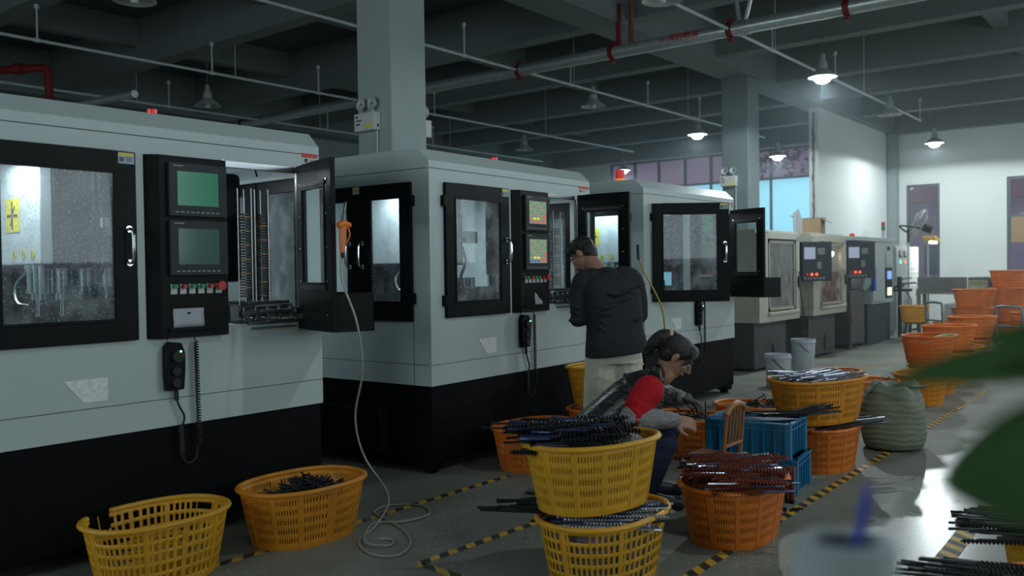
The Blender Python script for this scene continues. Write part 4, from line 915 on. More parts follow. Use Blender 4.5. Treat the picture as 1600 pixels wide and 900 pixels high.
# ------------------------------------------------------------------ laundry-style baskets
A_, B_, H_ = .372, .262, .33
def ell(th, s, n=2.35):
    c, q = math.cos(th), math.sin(th)
    return (A_ * s * math.copysign(abs(c) ** (2 / n), c), B_ * s * math.copysign(abs(q) ** (2 / n), q))
def make_basket(label, m, fine, notch=False):
    t = empty('laundry_basket', (0, 0, 0), 0, label, 'basket')
    N = 360 if fine else 300
    zs = [0, .012, .04]; rows = 5; zz = .04; sl = .027 if fine else .033
    for k in range(rows): zs += [zz + sl, zz + .0535]; zz += .0535
    zs[-1] = .307
    sc = lambda z: .80 + .19 * (z / H_) ** .9
    vs = []
    for z in zs:
        for i in range(N): x, y = ell(2 * math.pi * i / N, sc(z)); vs.append((x, y, z))
    fs = []
    nt0, nt1 = (int(N * .30), int(N * .375))
    for r_ in range(len(zs) - 1):
        slot = r_ >= 2 and (r_ % 2 == 0)
        for i in range(N):
            if notch and r_ >= len(zs) - 4 and nt0 <= i < nt1: continue
            if slot:
                if fine:
                    if i % 30 >= 4 and i % 3 == 0: continue
                else:
                    if i % 5 > 1 and i % 50 > 3: continue
            # two grip holes near the ends
            if r_ == len(zs) - 3 and not fine:
                if abs(i - N * .06) < N * .028 or abs(i - N * .56) < N * .028: continue
            fs.append((r_ * N + i, r_ * N + (i + 1) % N, (r_ + 1) * N + (i + 1) % N, (r_ + 1) * N + i))
    b = MB(); b.add(vs, fs)
    # bottom
    o = len(b.v); bot = [(ell(2 * math.pi * i / N, .80)[0], ell(2 * math.pi * i / N, .80)[1], 0) for i in range(N)]
    b.add(bot, [tuple(range(N))[::-1]])
    for k in range(12):
        i = k * N // 12; p = []
        for z in zs: x, y = ell(2 * math.pi * i / N, sc(z) + .002); p.append((x, y, z))
        b.tube(p, .0028, 5)
    w = b.build('basket_wall', m, t); s_ = w.modifiers.new('solid', 'SOLIDIFY'); s_.thickness = .0035; s_.offset = -1
    rim = []
    rng = range(96)
    for k in rng:
        x, y = ell(2 * math.pi * k / 96, 1.0); rim.append((x, y, .316))
    b = MB()
    if notch:
        q0, q1 = int(96 * .30), int(96 * .375); pts = rim[q1:] + rim[:q0 + 1]; b.tube(pts, .017, 8, flat=.8)
    else: b.tube(rim, .017, 8, closed=True, flat=.8)
    b.build('rim', m, t)
    return t
BK = {}
def basket(kind, x, y, z, ang, label, tilt=(0, 0), group=None):
    key = kind; z = z * 1.06
    if key not in BK:
        m = {'y': M_bk_y, 'o': M_bk_o, 'a': M_bk_ao}[kind[0]]
        BK[key] = make_basket(label, m, 'f' in kind, 'n' in kind); o = BK[key]
    else: o = dup(BK[key], label=label)
    o.location = (x, y, z); o.rotation_euler = (R(tilt[0]), R(tilt[1]), R(ang))
    if group: o['group'] = group
    return o
G = 'plastic laundry baskets on the floor'
BN = basket('yn', -4.11, 2.31, 0, 90, 'empty yellow slotted basket with a gap broken out of its rim')
BN.scale = (.95, .95, 1)
basket('af', -4.06, 3.17, 0, 88, 'amber basket of black scrap, in front of the nearest machine')
basket('of', -4.06, 5.38, 0, 84, 'empty orange basket on the floor by the middle machine corner')
basket('y', -2.34, 3.64, 0, 88, 'yellow slotted basket full of silver bits, under the other yellow basket')
basket('yf', -2.37, 3.60, .335, 84, 'yellow basket full of black auger bits, topmost of the front stack', tilt=(-2, 1))
basket('of', -2.10, 4.61, 0, 92, 'orange basket heaped with rust-coloured auger bits')
basket('of', -2.30, 6.60, 0, 92, 'orange basket under the amber one, left of the woven sack')
basket('af', -2.31, 6.55, .335, 60, 'amber basket with silver rods, stacked beside the woven sack', tilt=(1, -2))
basket('of', -4.10, 6.42, 0, 88, 'orange basket beneath the yellow one, behind the standing man')
basket('yf', -4.10, 6.42, .335, 86, 'yellow basket stacked on another behind the standing man')
basket('of', -3.28, 6.38, 0, 5, 'orange basket with a dark glove heap, behind the seated woman')
basket('of', -3.06, 7.22, 0, 8, 'small-looking orange basket heaped with black coils, behind the blue crate')
basket('of', -3.32, 9.95, 0, 96, 'orange basket just behind the topmost silver-rod basket')
basket('of', -2.86, 9.35, 0, 30, 'orange basket behind the woven sack, turned across the row')
basket('af', -2.49, 10.25, 0, 90, 'amber basket at the front of the long row, right of the woven sack')
basket('af', -2.58, 11.18, 0, 90, 'amber basket on the floor carrying the basket with green strips')
basket('of', -2.62, 11.12, .33, 84, 'orange basket with green strips inside, on the long row of baskets')
basket('af', -2.66, 12.08, 0, 90, 'amber basket third on the floor in the long row')
basket('af', -2.74, 12.98, 0, 90, 'amber basket under the empty one, fourth on the floor in the row')
basket('of', -2.80, 13.0, .33, 60, 'empty orange basket on top of the row, behind the green strips')
basket('af', -2.82, 13.9, 0, 90, 'amber basket fifth on the floor in the long row')
basket('of', -2.98, 15.3, 0, 90, 'orange basket at the far end of the long row, on the floor')
basket('of', -2.98, 15.35, .33, 50, 'orange basket on top at the far end of the long row')
for k in range(4):
    basket('of', -3.15 - .02 * k, 19.8 + .03 * k, .325 * k, 40 + 6 * k, 'orange basket in the tall far stack at the right edge, ' + ['lowest', 'second from the floor', 'second from the top', 'topmost'][k])
for k in range(3):
    basket('of', -3.62 + .02 * k, 18.55 + .04 * k, .325 * k, 35 - 8 * k, 'orange basket in the far stack left of the tallest one, ' + ['lowest', 'middle', 'topmost'][k])
for k in range(2):
    basket('of', -2.42, 17.2, .325 * k, 60, 'orange basket in the two-high far stack at the right edge, ' + ['lower', 'upper'][k])
basket('of', -4.25, 19.65, 0, 90, 'orange basket on the floor right of the stool with the yellow basket')
basket('yf', -4.72, 18.92, .33, 90, 'bright yellow basket standing on a wooden stool by the electrical cabinet')
t = empty('wooden_stool', (-4.72, 18.92, 0), R(90), 'dark low stool carrying the bright yellow basket', 'stool')
MB().box(-.22, .22, -.15, .15, .315, .348).build('seat', M_wood, t, bevel=.004)
for sx in (-1, 1):
    for sy in (-1, 1): MB().tube([(sx * .17, sy * .11, .32), (sx * .22, sy * .15, 0)], .02, 6).build('leg', mat('dark_stool_leg', (.03, .025, .02), .6), t)
basket('yf', -.50, 4.58, 0, 90, 'yellow basket of black bits cut by the right edge, the farther of two')
basket('of', -.42, 3.62, 0, 88, 'orange basket of black bits in the bottom right corner')

# ------------------------------------------------------------------ auger bits
M_bitblk = mat('black_bit', (.022, .022, .025), .38, metal=.5)
M_bitrust = mat('rusty_red_bit', (.27, .07, .042), .5, metal=.3, noise=.4, nscale=60)
M_bitsil = mat('silver_bit', (.38, .40, .46), .3, metal=.9)
M_shblue = mat('blued_shank', (.05, .07, .17), .35, metal=.6)
M_shdark = mat('dark_shank', (.03, .035, .04), .35, metal=.6)
M_shsil = mat('bright_shank', (.42, .46, .52), .28, metal=.9)
def auger(m_t, m_s, twist, shank, r=.0115, pitch=.032, label='', cat='drill bit', group=None):
    """axis along local x, centred"""
    t = empty('auger_bit', (0, 0, 0), 0, label, cat, group)
    n = 8; steps = int(twist / pitch * 10); prof = [1, .8, .3, .3, 1, .8, .3, .3]; vs = []
    x0 = -(twist + shank) / 2
    for i in range(steps + 1):
        x = x0 + twist * i / steps; ph = 2 * math.pi * (x - x0) / pitch / 1.0; e = min(1, (i + 1) / 5)
        for j in range(n): a = ph + 2 * math.pi * j / n; rr = r * prof[j] * e; vs.append((x, rr * math.cos(a), rr * math.sin(a)))
    fs = [(i * n + j, i * n + (j + 1) % n, (i + 1) * n + (j + 1) % n, (i + 1) * n + j) for i in range(steps) for j in range(n)]
    b = MB(); b.add(vs, fs); b.build('twist', m_t, t, ang=60)
    b = MB(); b.cyl((x0 + twist - .005, 0, 0), (x0 + twist + shank * .75, 0, 0), .0058, n=8); b.cyl((x0 + twist + shank * .75, 0, 0), (x0 + twist + shank, 0, 0), .0068, n=6); b.build('shank', m_s, t)
    return t
def rod(m, L, r, label, group):
    o = MB().cyl((-L / 2, 0, 0), (L / 2, 0, 0), r, n=8).build('steel_rod', m); tag(o, label, 'rod', group); return o
def pile(protos, centre, ang, n, layers, width, z0, dz, jit=.03, angj=7, group=None, label=None, slope=0., zc=.0, flip=.5, along=.06):
    """rods lying across a basket: centre, direction of the rod axis, spread sideways"""
    cx, cy = centre; d = Vector((math.cos(R(ang)), math.sin(R(ang)), 0)); s = Vector((-d.y, d.x, 0))
    per = max(1, n // layers); k = 0; 
    for l in range(layers):
        w = width * (1 - .5 * l / max(1, layers))
        for i in range(per):
            u = (-.5 + (i + .5) / per) * w
            p = Vector((cx, cy, z0 + l * dz + zc * (1 - (2 * u / max(width, .01)) ** 2))) + s * (u + random.uniform(-.006, .006)) + d * random.gauss(0, along)
            pr = protos[(k * 5 + l) % len(protos)]
            pr_o, ch, used = pr
            rot = Euler((random.uniform(0, 6.28), R(slope) + R(random.uniform(-4.5, 4.5)), R(ang + random.uniform(-angj, angj)) + (math.pi if random.random() < flip else 0)), 'XYZ')
            if not used[0]: o = pr_o; used[0] = True; o.location = p; o.rotation_euler = rot
            else: o = dup(pr_o, p, rot, children=ch)
            if label: o['label'] = label
            if group: o['group'] = group
            k += 1
def P(o): return (o, kids(o), [False])
l1 = 'black auger bit heaped on the topmost front yellow basket'; g1 = 'black auger bits on the front yellow stack'
pr = [P(auger(M_bitblk, M_shblue, .24, .15, label=l1, group=g1, r=.015)), P(auger(M_bitblk, M_shdark, .26, .15, label=l1, group=g1, r=.0165, pitch=.04))]
pile(pr, (-2.46, 3.50), 40, 80, 4, .46, .680, .013, group=g1, label=l1, zc=.035, along=.09, flip=.65, angj=15)
# filler: the deeper bits below the rim
l2 = 'black auger bit lower down inside the topmost front yellow basket'
pile(pr, (-2.45, 3.50), 40, 10, 1, .42, .650, .016, group='black auger bits lower in the front yellow basket', label=l2)
l3 = 'silver or dark auger bit squeezed between the two stacked front yellow baskets'; g3 = 'bits between the front stacked yellow baskets'
pr = [P(auger(M_bitsil, M_shsil, .30, .14, label=l3, group=g3, r=.012)), P(auger(M_bitsil, M_shdark, .34, .16, label=l3, group=g3, r=.012)), P(auger(M_bitsil, M_shblue, .32, .15, label=l3, group=g3, r=.012))]
pile(pr, (-2.36, 3.64), 44, 44, 3, .56, .295, .018, group=g3, label=l3, angj=6, along=.07)
l4 = 'dark straight rod sticking out left between the front stacked yellow baskets'
pr = [P(rod(M_shdark, .42, .0075, l4, 'rods sticking out of the front stack')), P(rod(M_shdark, .36, .0075, l4, 'rods sticking out of the front stack'))]
pile(pr, (-2.62, 3.50), 36, 9, 1, .34, .340, .01, group='rods sticking out of the front stack', label=l4, jit=.02, angj=5)
l5 = 'rust-red auger bit heaped on the orange basket'; g5 = 'rust-red auger bits on the orange basket'
pr = [P(auger(M_bitrust, M_shblue, .27, .16, label=l5, group=g5, r=.0165, pitch=.034)), P(auger(M_bitrust, M_shdark, .28, .14, label=l5, group=g5, r=.0165, pitch=.038)), P(auger(M_bitrust, M_shsil, .27, .16, label=l5, group=g5, r=.0165, pitch=.034))]
pile(pr, (-2.09, 4.57), 36, 110, 5, .66, .322, .013, group=g5, label=l5, zc=.06, angj=14, along=.05)
l6 = 'silver rod lying on the amber basket beside the woven sack'; g6 = 'silver rods on the amber basket'
pr = [P(auger(M_bitsil, M_shsil, .26, .22, label=l6, group=g6, r=.009)), P(rod(M_shsil, .5, .006, l6, g6)), P(rod(M_bitsil, .46, .008, l6, g6))]
pile(pr, (-2.33, 6.50), 62, 36, 2, .46, .682, .014, group=g6, label=l6, zc=.01, angj=10)
l7 = 'dark rod between the orange and amber stacked baskets by the sack'; g7 = 'rods between the stacked baskets by the sack'
pr = [P(rod(M_shdark, .62, .009, l7, g7)), P(auger(M_bitblk, M_shsil, .34, .26, label=l7, group=g7))]
pile(pr, (-2.2, 6.62), 52, 14, 1, .40, .338, .01, group=g7, label=l7)
l8 = 'black rod lying across the blue crates'; g8 = 'black rods on the blue crates'
pr = [P(auger(M_bitblk, M_shdark, .34, .22, label=l8, group=g8, r=.010)), P(rod(M_shdark, .62, .007, l8, g8))]
pile(pr, (-2.30, 5.98), 58, 16, 2, .18, .475, .013, group=g8, label=l8, angj=5, slope=-2)
l9 = 'black auger bit on the farther basket at the right edge'; g9 = 'black bits on the farther right-edge basket'
pr = [P(auger(M_bitblk, M_shdark, .30, .20, label=l9, group=g9, r=.012))]
pile(pr, (-.62, 4.42), 22, 34, 3, .50, .335, .018, group=g9, label=l9, angj=7, flip=.9)
l10 = 'black auger bit on the orange basket in the bottom right corner'; g10 = 'black bits in the bottom right corner'
pile(pr, (-.60, 3.52), 22, 42, 3, .58, .335, .018, group=g10, label=l10, angj=7, flip=.9)
# a clump of small rusty bits standing against the blue crate
l11 = 'short rust-red bit leaning against the lower blue crate'; g11 = 'short rust-red bits by the blue crate'
pr11 = [P(auger(M_bitrust, M_shdark, .20, .03, label=l11, group=g11, r=.012, pitch=.02))]
for k in range(7):
    p = pr11[0]
    o = p[0] if k == 0 else dup(p[0], children=p[1])
    o.location = (-2.14 + (k % 4) * .022, 5.44 + (k // 4) * .05 - (k % 2) * .012, .112); o.rotation_euler = (0, R(84 + k * 2.5), R(20 * k))
# black scrap in the amber basket
def scrap(cx, cy, ang, n, z0, sx, sy, hz, m, label, group, L=.13):
    o = MB().tube([(-L / 2, 0, 0), (-L / 6, .004, .006), (L / 6, -.003, -.004), (L / 2, .003, .0)], .0055, 5).build('metal_scrap', m); tag(o, label, 'scrap', group)
    for k in range(n):
        q = o if k == 0 else o.copy()
        if k: COL.objects.link(q)
        a = random.uniform(0, 6.28); r_ = math.sqrt(random.random()); u, v = r_ * math.cos(a), r_ * math.sin(a)
        x, y = u * sx, v * sy; ca, sa = math.cos(R(ang)), math.sin(R(ang))
        q.location = (cx + x * ca - y * sa, cy + x * sa + y * ca, z0 + hz * (1 - r_ ** 1.5) * random.uniform(.55, 1)); q.rotation_euler = (random.uniform(0, 6), random.gauss(0, .35), random.gauss(R(ang - 20), .6))
scrap(-4.05, 3.18, 88, 190, .215, .27, .17, .13, mat('black_scrap', (.02, .02, .021), .45, metal=.3), 'thin black metal scrap heaped in the amber basket by the nearest machine', 'black scrap in the amber basket')
scrap(-3.28, 6.38, 5, 60, .24, .26, .16, .13, mat('black_scrap', (.02, .02, .021)), 'black rod scrap in the orange basket behind the seated woman', 'black scrap behind the woman', L=.16)
scrap(-3.0, 7.2, 5, 60, .26, .26, .16, .15, mat('black_scrap', (.02, .02, .021)), 'black coiled scrap heaped in the orange basket behind the blue crates', 'black scrap behind the blue crates', L=.10)
for (cx, cy, z, a, lb) in ((-4.06, 3.17, 0, 88, 'dark mass of scrap filling the lower part of the amber basket'), (-3.28, 6.38, 0, 5, 'dark scrap mass filling the orange basket behind the woman'), (-3.06, 7.22, 0, 8, 'dark scrap mass filling the orange basket behind the crates'), (-2.10, 4.61, 0, 92, 'dark mass of bits filling the orange basket below the rust-red heap'), (-2.34, 3.64, 0, 88, 'grey mass of bits filling the lower front yellow basket'), (-2.37, 3.60, .335, 84, 'dark mass of bits inside the topmost front yellow basket'), (-.50, 4.58, 0, 90, 'dark mass of bits inside the farther right-edge basket'), (-.42, 3.62, 0, 88, 'dark mass of bits inside the bottom right basket'), (-2.31, 6.55, .335, 60, 'grey mass of rods inside the amber basket by the sack')):
    b = MB(); n = 40; top = .285 if 'lower part' not in lb else .215; dome = .12 if 'rust' in lb else .06 if 'topmost' in lb else .02; b.v = []
    vs = []
    for (s, z_) in ((.74, .012), (.85, top - .03), (.80, top), (.62, top + dome * .6), (.35, top + dome * .92), (.0001, top + dome)):
        for i in range(n): x, y = ell(2 * math.pi * i / n, s); vs.append((x, y, z_ + (random.uniform(-.01, .01) if z_ > .1 else 0)))
    b.add(vs, [(k * n + i, k * n + (i + 1) % n, (k + 1) * n + (i + 1) % n, (k + 1) * n + i) for k in range(5) for i in range(n)])
    mm = mat('bit_mass_rust', (.13, .035, .022), .55, metal=.2, bump=1., bscale=70) if 'rust' in lb else mat('bit_mass_grey', (.16, .16, .19), .5, metal=.3, bump=1., bscale=60) if 'grey' in lb else mat('bit_mass_dark', (.025, .02, .018), .5, metal=.2, bump=1., bscale=60)
    o = b.build('loose_bits', mm); o.location = (cx, cy, z * 1.06 + .006); o.rotation_euler = (0, 0, R(a)); tag(o, lb, 'metal bits', kind='stuff')
# green strips in the far basket
l = 'green strip lying in the orange basket on the long row'
M_gr = mat('green_strip', (.0, .22, .09), .5)
o = MB().box(-.28, .28, -.02, .02, 0, .008).build('green_strip', M_gr, smooth=False); tag(o, l, 'strip', 'green strips in the far basket')
for k in range(8):
    q = o if k == 0 else o.copy()
    if k: COL.objects.link(q)
    q.location = (-2.56 + random.uniform(-.05, .05), 11.2 + random.uniform(-.14, .14), .61 + k * .004); q.rotation_euler = (0, R(-5 + random.uniform(-3, 3)), R(55 + random.uniform(-22, 22)))

# ------------------------------------------------------------------ blue crates
def crate(x, y, z, ang, label):
    t = empty('plastic_crate', (x, y, z), R(ang), label, 'crate')
    L, W_, H = .56, .42, .232
    b = MB(); T = .006
    b.box(-L / 2 + .03, L / 2 - .03, -W_ / 2 + .03, W_ / 2 - .03, 0, .008)
    def wall(p0, p1, q0, q1):
        vs = [(*p0, 0), (*p1, 0), (*q1, H), (*q0, H)]; n = Vector((p1[1] - p0[1], -(p1[0] - p0[0]), 0)).normalized() * T
        b.add(vs + [(v[0] - n.x, v[1] - n.y, v[2]) for v in vs], [(0, 1, 2, 3), (7, 6, 5, 4), (0, 4, 5, 1), (1, 5, 6, 2), (2, 6, 7, 3), (3, 7, 4, 0)])
    i, j = L / 2 - .025, W_ / 2 - .025; I, J = L / 2 - .005, W_ / 2 - .005
    wall((-i, -j), (i, -j), (-I, -J), (I, -J)); wall((i, -j), (i, j), (I, -J), (I, J)); wall((i, j), (-i, j), (I, J), (-I, J)); wall((-i, j), (-i, -j), (-I, J), (-I, -J))
    for k in range(6):
        y_ = -W_ / 2 + .02 + k * (W_ - .04) / 5
        for sx in (-1, 1): b.add([(sx * (L / 2 - .022), y_ - .004, 0), (sx * (L / 2 - .022), y_ + .004, 0), (sx * (L / 2 + .005), y_ + .004, 0.02), (sx * (L / 2 + .005), y_ - .004, .02), (sx * (L / 2), y_ - .004, H), (sx * (L / 2), y_ + .004, H), (sx * (L / 2 + .008), y_ + .004, H), (sx * (L / 2 + .008), y_ - .004, H)], [(0, 1, 2, 3), (4, 5, 6, 7), (0, 1, 5, 4), (2, 3, 7, 6), (0, 3, 7, 4), (1, 2, 6, 5)])
    for k in range(8):
        x_ = -L / 2 + .02 + k * (L - .04) / 7
        for sy in (-1, 1): b.box(x_ - .004, x_ + .004, min(sy * (W_ / 2 - .02), sy * (W_ / 2 + .006)), max(sy * (W_ / 2 - .02), sy * (W_ / 2 + .006)), 0.0, H)
    b.box(L / 2 - .03, L / 2 + .008, -W_ / 2 - .004, -W_ / 2 + .05, 0, H).box(L / 2 - .03, L / 2 + .008, W_ / 2 - .05, W_ / 2 + .004, 0, H).box(-L / 2 - .008, -L / 2 + .03, -W_ / 2 - .004, -W_ / 2 + .05, 0, H)
    b.build('crate_body', M_blue, t, smooth=False)
    b = MB()
    b.box(-L / 2 - .012, L / 2 + .012, -W_ / 2 - .012, -W_ / 2 + .006, H - .012, H).box(-L / 2 - .012, L / 2 + .012, W_ / 2 - .006, W_ / 2 + .012, H - .012, H).box(-L / 2 - .012, -L / 2 + .006, -W_ / 2, W_ / 2, H - .012, H).box(L / 2 - .006, L / 2 + .012, -W_ / 2, W_ / 2, H - .012, H)
    b.box(-L / 2 - .008, L / 2 + .008, -W_ / 2 - .008, -W_ / 2 + .01, H - .05, H - .042).box(L / 2 - .01, L / 2 + .008, -W_ / 2, W_ / 2, H - .05, H - .042)
    b.build('rim', M_blue, t, smooth=False)
crate(-2.44, 5.80, 0, 8, 'blue plastic crate on the floor, lower of the two')
crate(-2.47, 5.79, .236, 6, 'blue plastic crate stacked on top, beside the small wooden chair')
for k in range(3):
    o = MB().tube(catmull([(-2.72, 5.60 + .02 * k, .474), (-2.5, 5.57 + k * .02, .477 + k * .004), (-2.28, 5.66 + .05 * k, .479), (-2.18, 5.80, .476)], 5), .0035, 6).build('wire', M_shsil); tag(o, 'thin steel wire lying on the rim of the upper blue crate', 'wire', 'wires on the upper blue crate')
# small wooden chair
t = empty('childs_chair', (-2.52, 5.20, 0), R(0), 'small varnished wooden chair with a slatted arched back', 'chair')
for sy in (-1, 1):
    MB().tube([(.13, sy * .125, 0), (.135, sy * .125, .3), (.165, sy * .12, .60)], .015, 8, radii=[.014, .016, .013]).build('rear_leg', M_wood, t)
    MB().tube([(-.12, sy * .125, 0), (-.12, sy * .125, .28)], .015, 8).build('leg', M_wood, t)
MB().box(-.14, .15, -.145, .145, .28, .302).build('seat', M_wood, t, bevel=.006)
b = MB(); b.tube(catmull([(.163, -.135, .585), (.17, -.09, .625), (.172, 0, .642), (.17, .09, .625), (.163, .135, .585)], 5), .020, 8); b.build('top_rail', M_wood, t)
MB().tube([(.148, -.12, .385), (.148, .12, .385)], .013, 8).build('lower_rail', M_wood, t)
for k in range(4):
    y_ = -.07 + k * .047; MB().tube([(.148, y_, .385), (.17, y_, .63)], .0075, 6).build('slat', M_wood, t)
# woven sack
def make_sack():
    n = 56; prof = [(.0, .0), (.20, .0), (.235, .03), (.25, .12), (.248, .22), (.24, .32), (.232, .39), (.21, .43), (.222, .455), (.18, .50), (.15, .53), (.10, .50), (.0, .48)]
    vs = []
    for k, (r_, z) in enumerate(prof):
        for i in range(n):
            a = 2 * math.pi * i / n
            f = 1 + .035 * math.sin(3 * a + k * .6) + .02 * math.sin(7 * a + k * 1.3) * (k > 5) + .012 * math.sin(11 * a - k)
            zz = z + (.022 * math.sin(3 * a + 1) + .02 * math.sin(5 * a) if k > 5 else .004 * math.sin(5 * a + k) if k > 2 else 0)
            c, q = math.cos(a), math.sin(a); e = 2.6
            vs.append((math.copysign(abs(c) ** (2 / e), c) * r_ * f * 1.0, math.copysign(abs(q) ** (2 / e), q) * r_ * f * 1.12, max(zz, .0)))
    b = MB(); b.add(vs, [(k * n + i, k * n + (i + 1) % n, (k + 1) * n + (i + 1) % n, (k + 1) * n + i) for k in range(len(prof) - 1) for i in range(n)])
    m = bpy.data.materials.new('woven_sack'); m.use_nodes = True; nt = m.node_tree; bs = nt.nodes['Principled BSDF']; bs.inputs['Roughness'].default_value = .6
    tc = nt.nodes.new('ShaderNodeTexCoord'); wv = nt.nodes.new('ShaderNodeTexWave'); wv.bands_direction = 'Z'; wv.inputs['Scale'].default_value = 7; wv.inputs['Distortion'].default_value = 5; wv.inputs['Detail'].default_value = 4; wv.inputs['Detail Scale'].default_value = 1.1
    nt.links.new(tc.outputs['Object'], wv.inputs['Vector']); no = nt.nodes.new('ShaderNodeTexNoise'); no.inputs['Scale'].default_value = 5; nt.links.new(tc.outputs['Object'], no.inputs['Vector'])
    mx = nt.nodes.new('ShaderNodeMix'); mx.data_type = 'RGBA'; mx.inputs['A'].default_value = (.13, .15, .10, 1); mx.inputs['B'].default_value = (.24, .26, .185, 1); nt.links.new(no.outputs['Fac'], mx.inputs['Factor']); nt.links.new(mx.outputs['Result'], bs.inputs['Base Color'])
    bp = nt.nodes.new('ShaderNodeBump'); bp.inputs['Strength'].default_value = .32; bp.inputs['Distance'].default_value = .012; nt.links.new(wv.outputs['Fac'], bp.inputs['Height']); nt.links.new(bp.outputs[0], bs.inputs['Normal'])
    t = empty('woven_sack', (-2.07, 7.62, 0), R(10), 'bulging green-grey woven plastic sack beside the basket stack', 'sack')
    o = b.build('sack_body', m, t, ang=70); s = o.modifiers.new('s', 'SUBSURF'); s.levels = s.render_levels = 1
    b = MB(); b.add([(.02, -.05, .48), (.10, -.10, .53), (.24, -.06, .52), (.27, .04, .55), (.22, .10, .47), (.08, .08, .50)], [(0, 1, 2, 5), (2, 3, 4, 5)]); q = b.build('folded_neck', m, t); s = q.modifiers.new('s', 'SOLIDIFY'); s.thickness = .02; s2 = q.modifiers.new('b', 'SUBSURF'); s2.levels = s2.render_levels = 2
    MB().tube(catmull([(-.10, -.12, .50), (-.06, -.16, .60), (.0, -.12, .58), (.0, -.06, .50)], 5), .006, 6).build('tie_string', M_paper, t)
make_sack()

# push carts with tube handles, far right
def cart(x, y, ang, label):
    t = empty('push_cart', (x, y, 0), R(ang), label, 'cart')
    b = MB(); b.box(-.35, .35, -.25, .25, .16, .20); b.build('platform', M_pipe, t, bevel=.006)
    b = MB(); b.tube(catmull([(-.35, -.22, .2), (-.37, -.22, .72), (-.37, -.16, .80), (-.37, .16, .80), (-.37, .22, .72), (-.35, .22, .2)], 4), .022, 8); b.tube([(-.36, -.22, .48), (-.36, .22, .48)], .016, 8); b.build('handle_bar', mat('grey_tube', (.22, .24, .24), .4, metal=.5), t)
    for sx in (-.25, .25):
        for sy in (-.18, .18): MB().cyl((sx, sy - .02, .07), (sx, sy + .02, .07), .07, n=18).box(sx - .02, sx + .02, sy - .03, sy + .03, .08, .16).build('wheel', M_rubber, t)
cart(-2.42, 14.35 + 2.0, 65, 'grey tube-handled push cart before the tallest far stack of baskets')
cart(-3.75, 17.6, 50, 'grey tube-handled push cart before the machine console')
# black drum and cardboard in the far right corner
o = MB().lathe([(0, 0), (.26, .0), (.27, .03), (.27, .55), (.26, .58), (0, .58)], n=28).build('plastic_drum', M_plblk); o.matrix_world = Matrix.Translation((-3.45, 22.2, .98)) @ Euler((R(90), 0, R(30))).to_matrix().to_4x4(); tag(o, 'black round drum lying behind the tall far stack of baskets', 'drum')
o = MB().box(-.4, .4, -.5, .5, 0, .7).build('wooden_crate', M_card, smooth=False, bevel=.01); o.location = (-3.5, 22.3, 0); tag(o, 'brown packing case behind the tall far stack of baskets', 'box')
o = MB().box(0, .55, -.02, 0, 0, .62).build('cardboard_sheet', M_card, smooth=False); o.location = (-3.86, YE + .04, 2.0); tag(o, 'brown cardboard sheet covering part of the window at the right edge', 'cardboard')
o = MB().box(-.5, .2, -.5, .5, 0, .55).build('low_cabinet', mat('grey_low_cabinet', (.17, .2, .2), .5), smooth=False, bevel=.01); o.location = (-4.55, 23.4, 0); tag(o, 'low grey cabinet against the white end wall', 'cabinet')
# loose swarf crumbs on the floor
o = MB().box(-.02, .02, -.008, .008, 0, .008).build('metal_chip', M_plblk, smooth=False); tag(o, 'small black metal chip on the floor by the blue crates', 'scrap', 'black chips by the blue crates')
for k in range(12):
    q = o if k == 0 else o.copy()
    if k: COL.objects.link(q)
    q.location = (-2.1 + random.uniform(-.18, .12), 5.35 + random.uniform(-.18, .18), .001); q.rotation_euler = (0, 0, random.uniform(0, 6))

# ------------------------------------------------------------------ outside, seen through the panes
def house(x, y, w, d, h, m, label):
    t = empty('building', (x, y, 0), 0, label, 'building')
    MB().box(-w / 2, w / 2, 0, d, -1, h).build('wall', m, t, smooth=False)
    MB().prism([(-w / 2 - .4, h), (w / 2 + .4, h), (w / 2 - 2, h + 1.6), (-w / 2 + 2, h + 1.6)], 1, -.4, d).build('roof', mat('dusk_roof', (.20, .12, .12), .8), t, smooth=False)
    for k in range(int(w / 2.4)):
        for q in range(int(h // 3)):
            xx = -w / 2 + 1 + k * 2.4; MB().box(xx, xx + 1.1, -.05, .02, 1 + q * 3, 2.4 + q * 3).build('window', mat('dusk_window', (.05, .06, .08), .2), t, smooth=False)
house(-22, 40, 16, 6, 7.0, mat('dusk_wall_a', (.36, .32, .36), .8), 'pale low building outside beyond the left clear panes')
house(-7, 46, 10, 6, 4.5, mat('dusk_wall_b', (.22, .21, .26), .8), 'dark building outside beyond the right clear panes')
t = empty('tree', (-13.5, 34, 0), 0, 'dusky tree outside the clear pane right of the far column', 'tree')
MB().tube([(0, 0, 0), (.1, 0, 3), (.0, .1, 5)], .15, 8).build('trunk', mat('bark', (.05, .04, .03), .9), t)
b = MB()
for k in range(420):
    v = Vector((random.gauss(0, 1), random.gauss(0, 1), random.gauss(0, 1))).normalized() * random.uniform(.8, 2.0); c = v + Vector((0, 0, 6.3)); s = .14
    q = Euler((random.uniform(0, 6), random.uniform(0, 6), 0)).to_matrix(); b.add([c + q @ Vector(p) for p in ((-s, 0, 0), (0, -s * .5, 0), (s, 0, 0), (0, s * .5, .02))], [(0, 1, 2, 3)])
b.build('foliage', mat('dusk_leaves', (.05, .06, .06), .7), t, smooth=False)

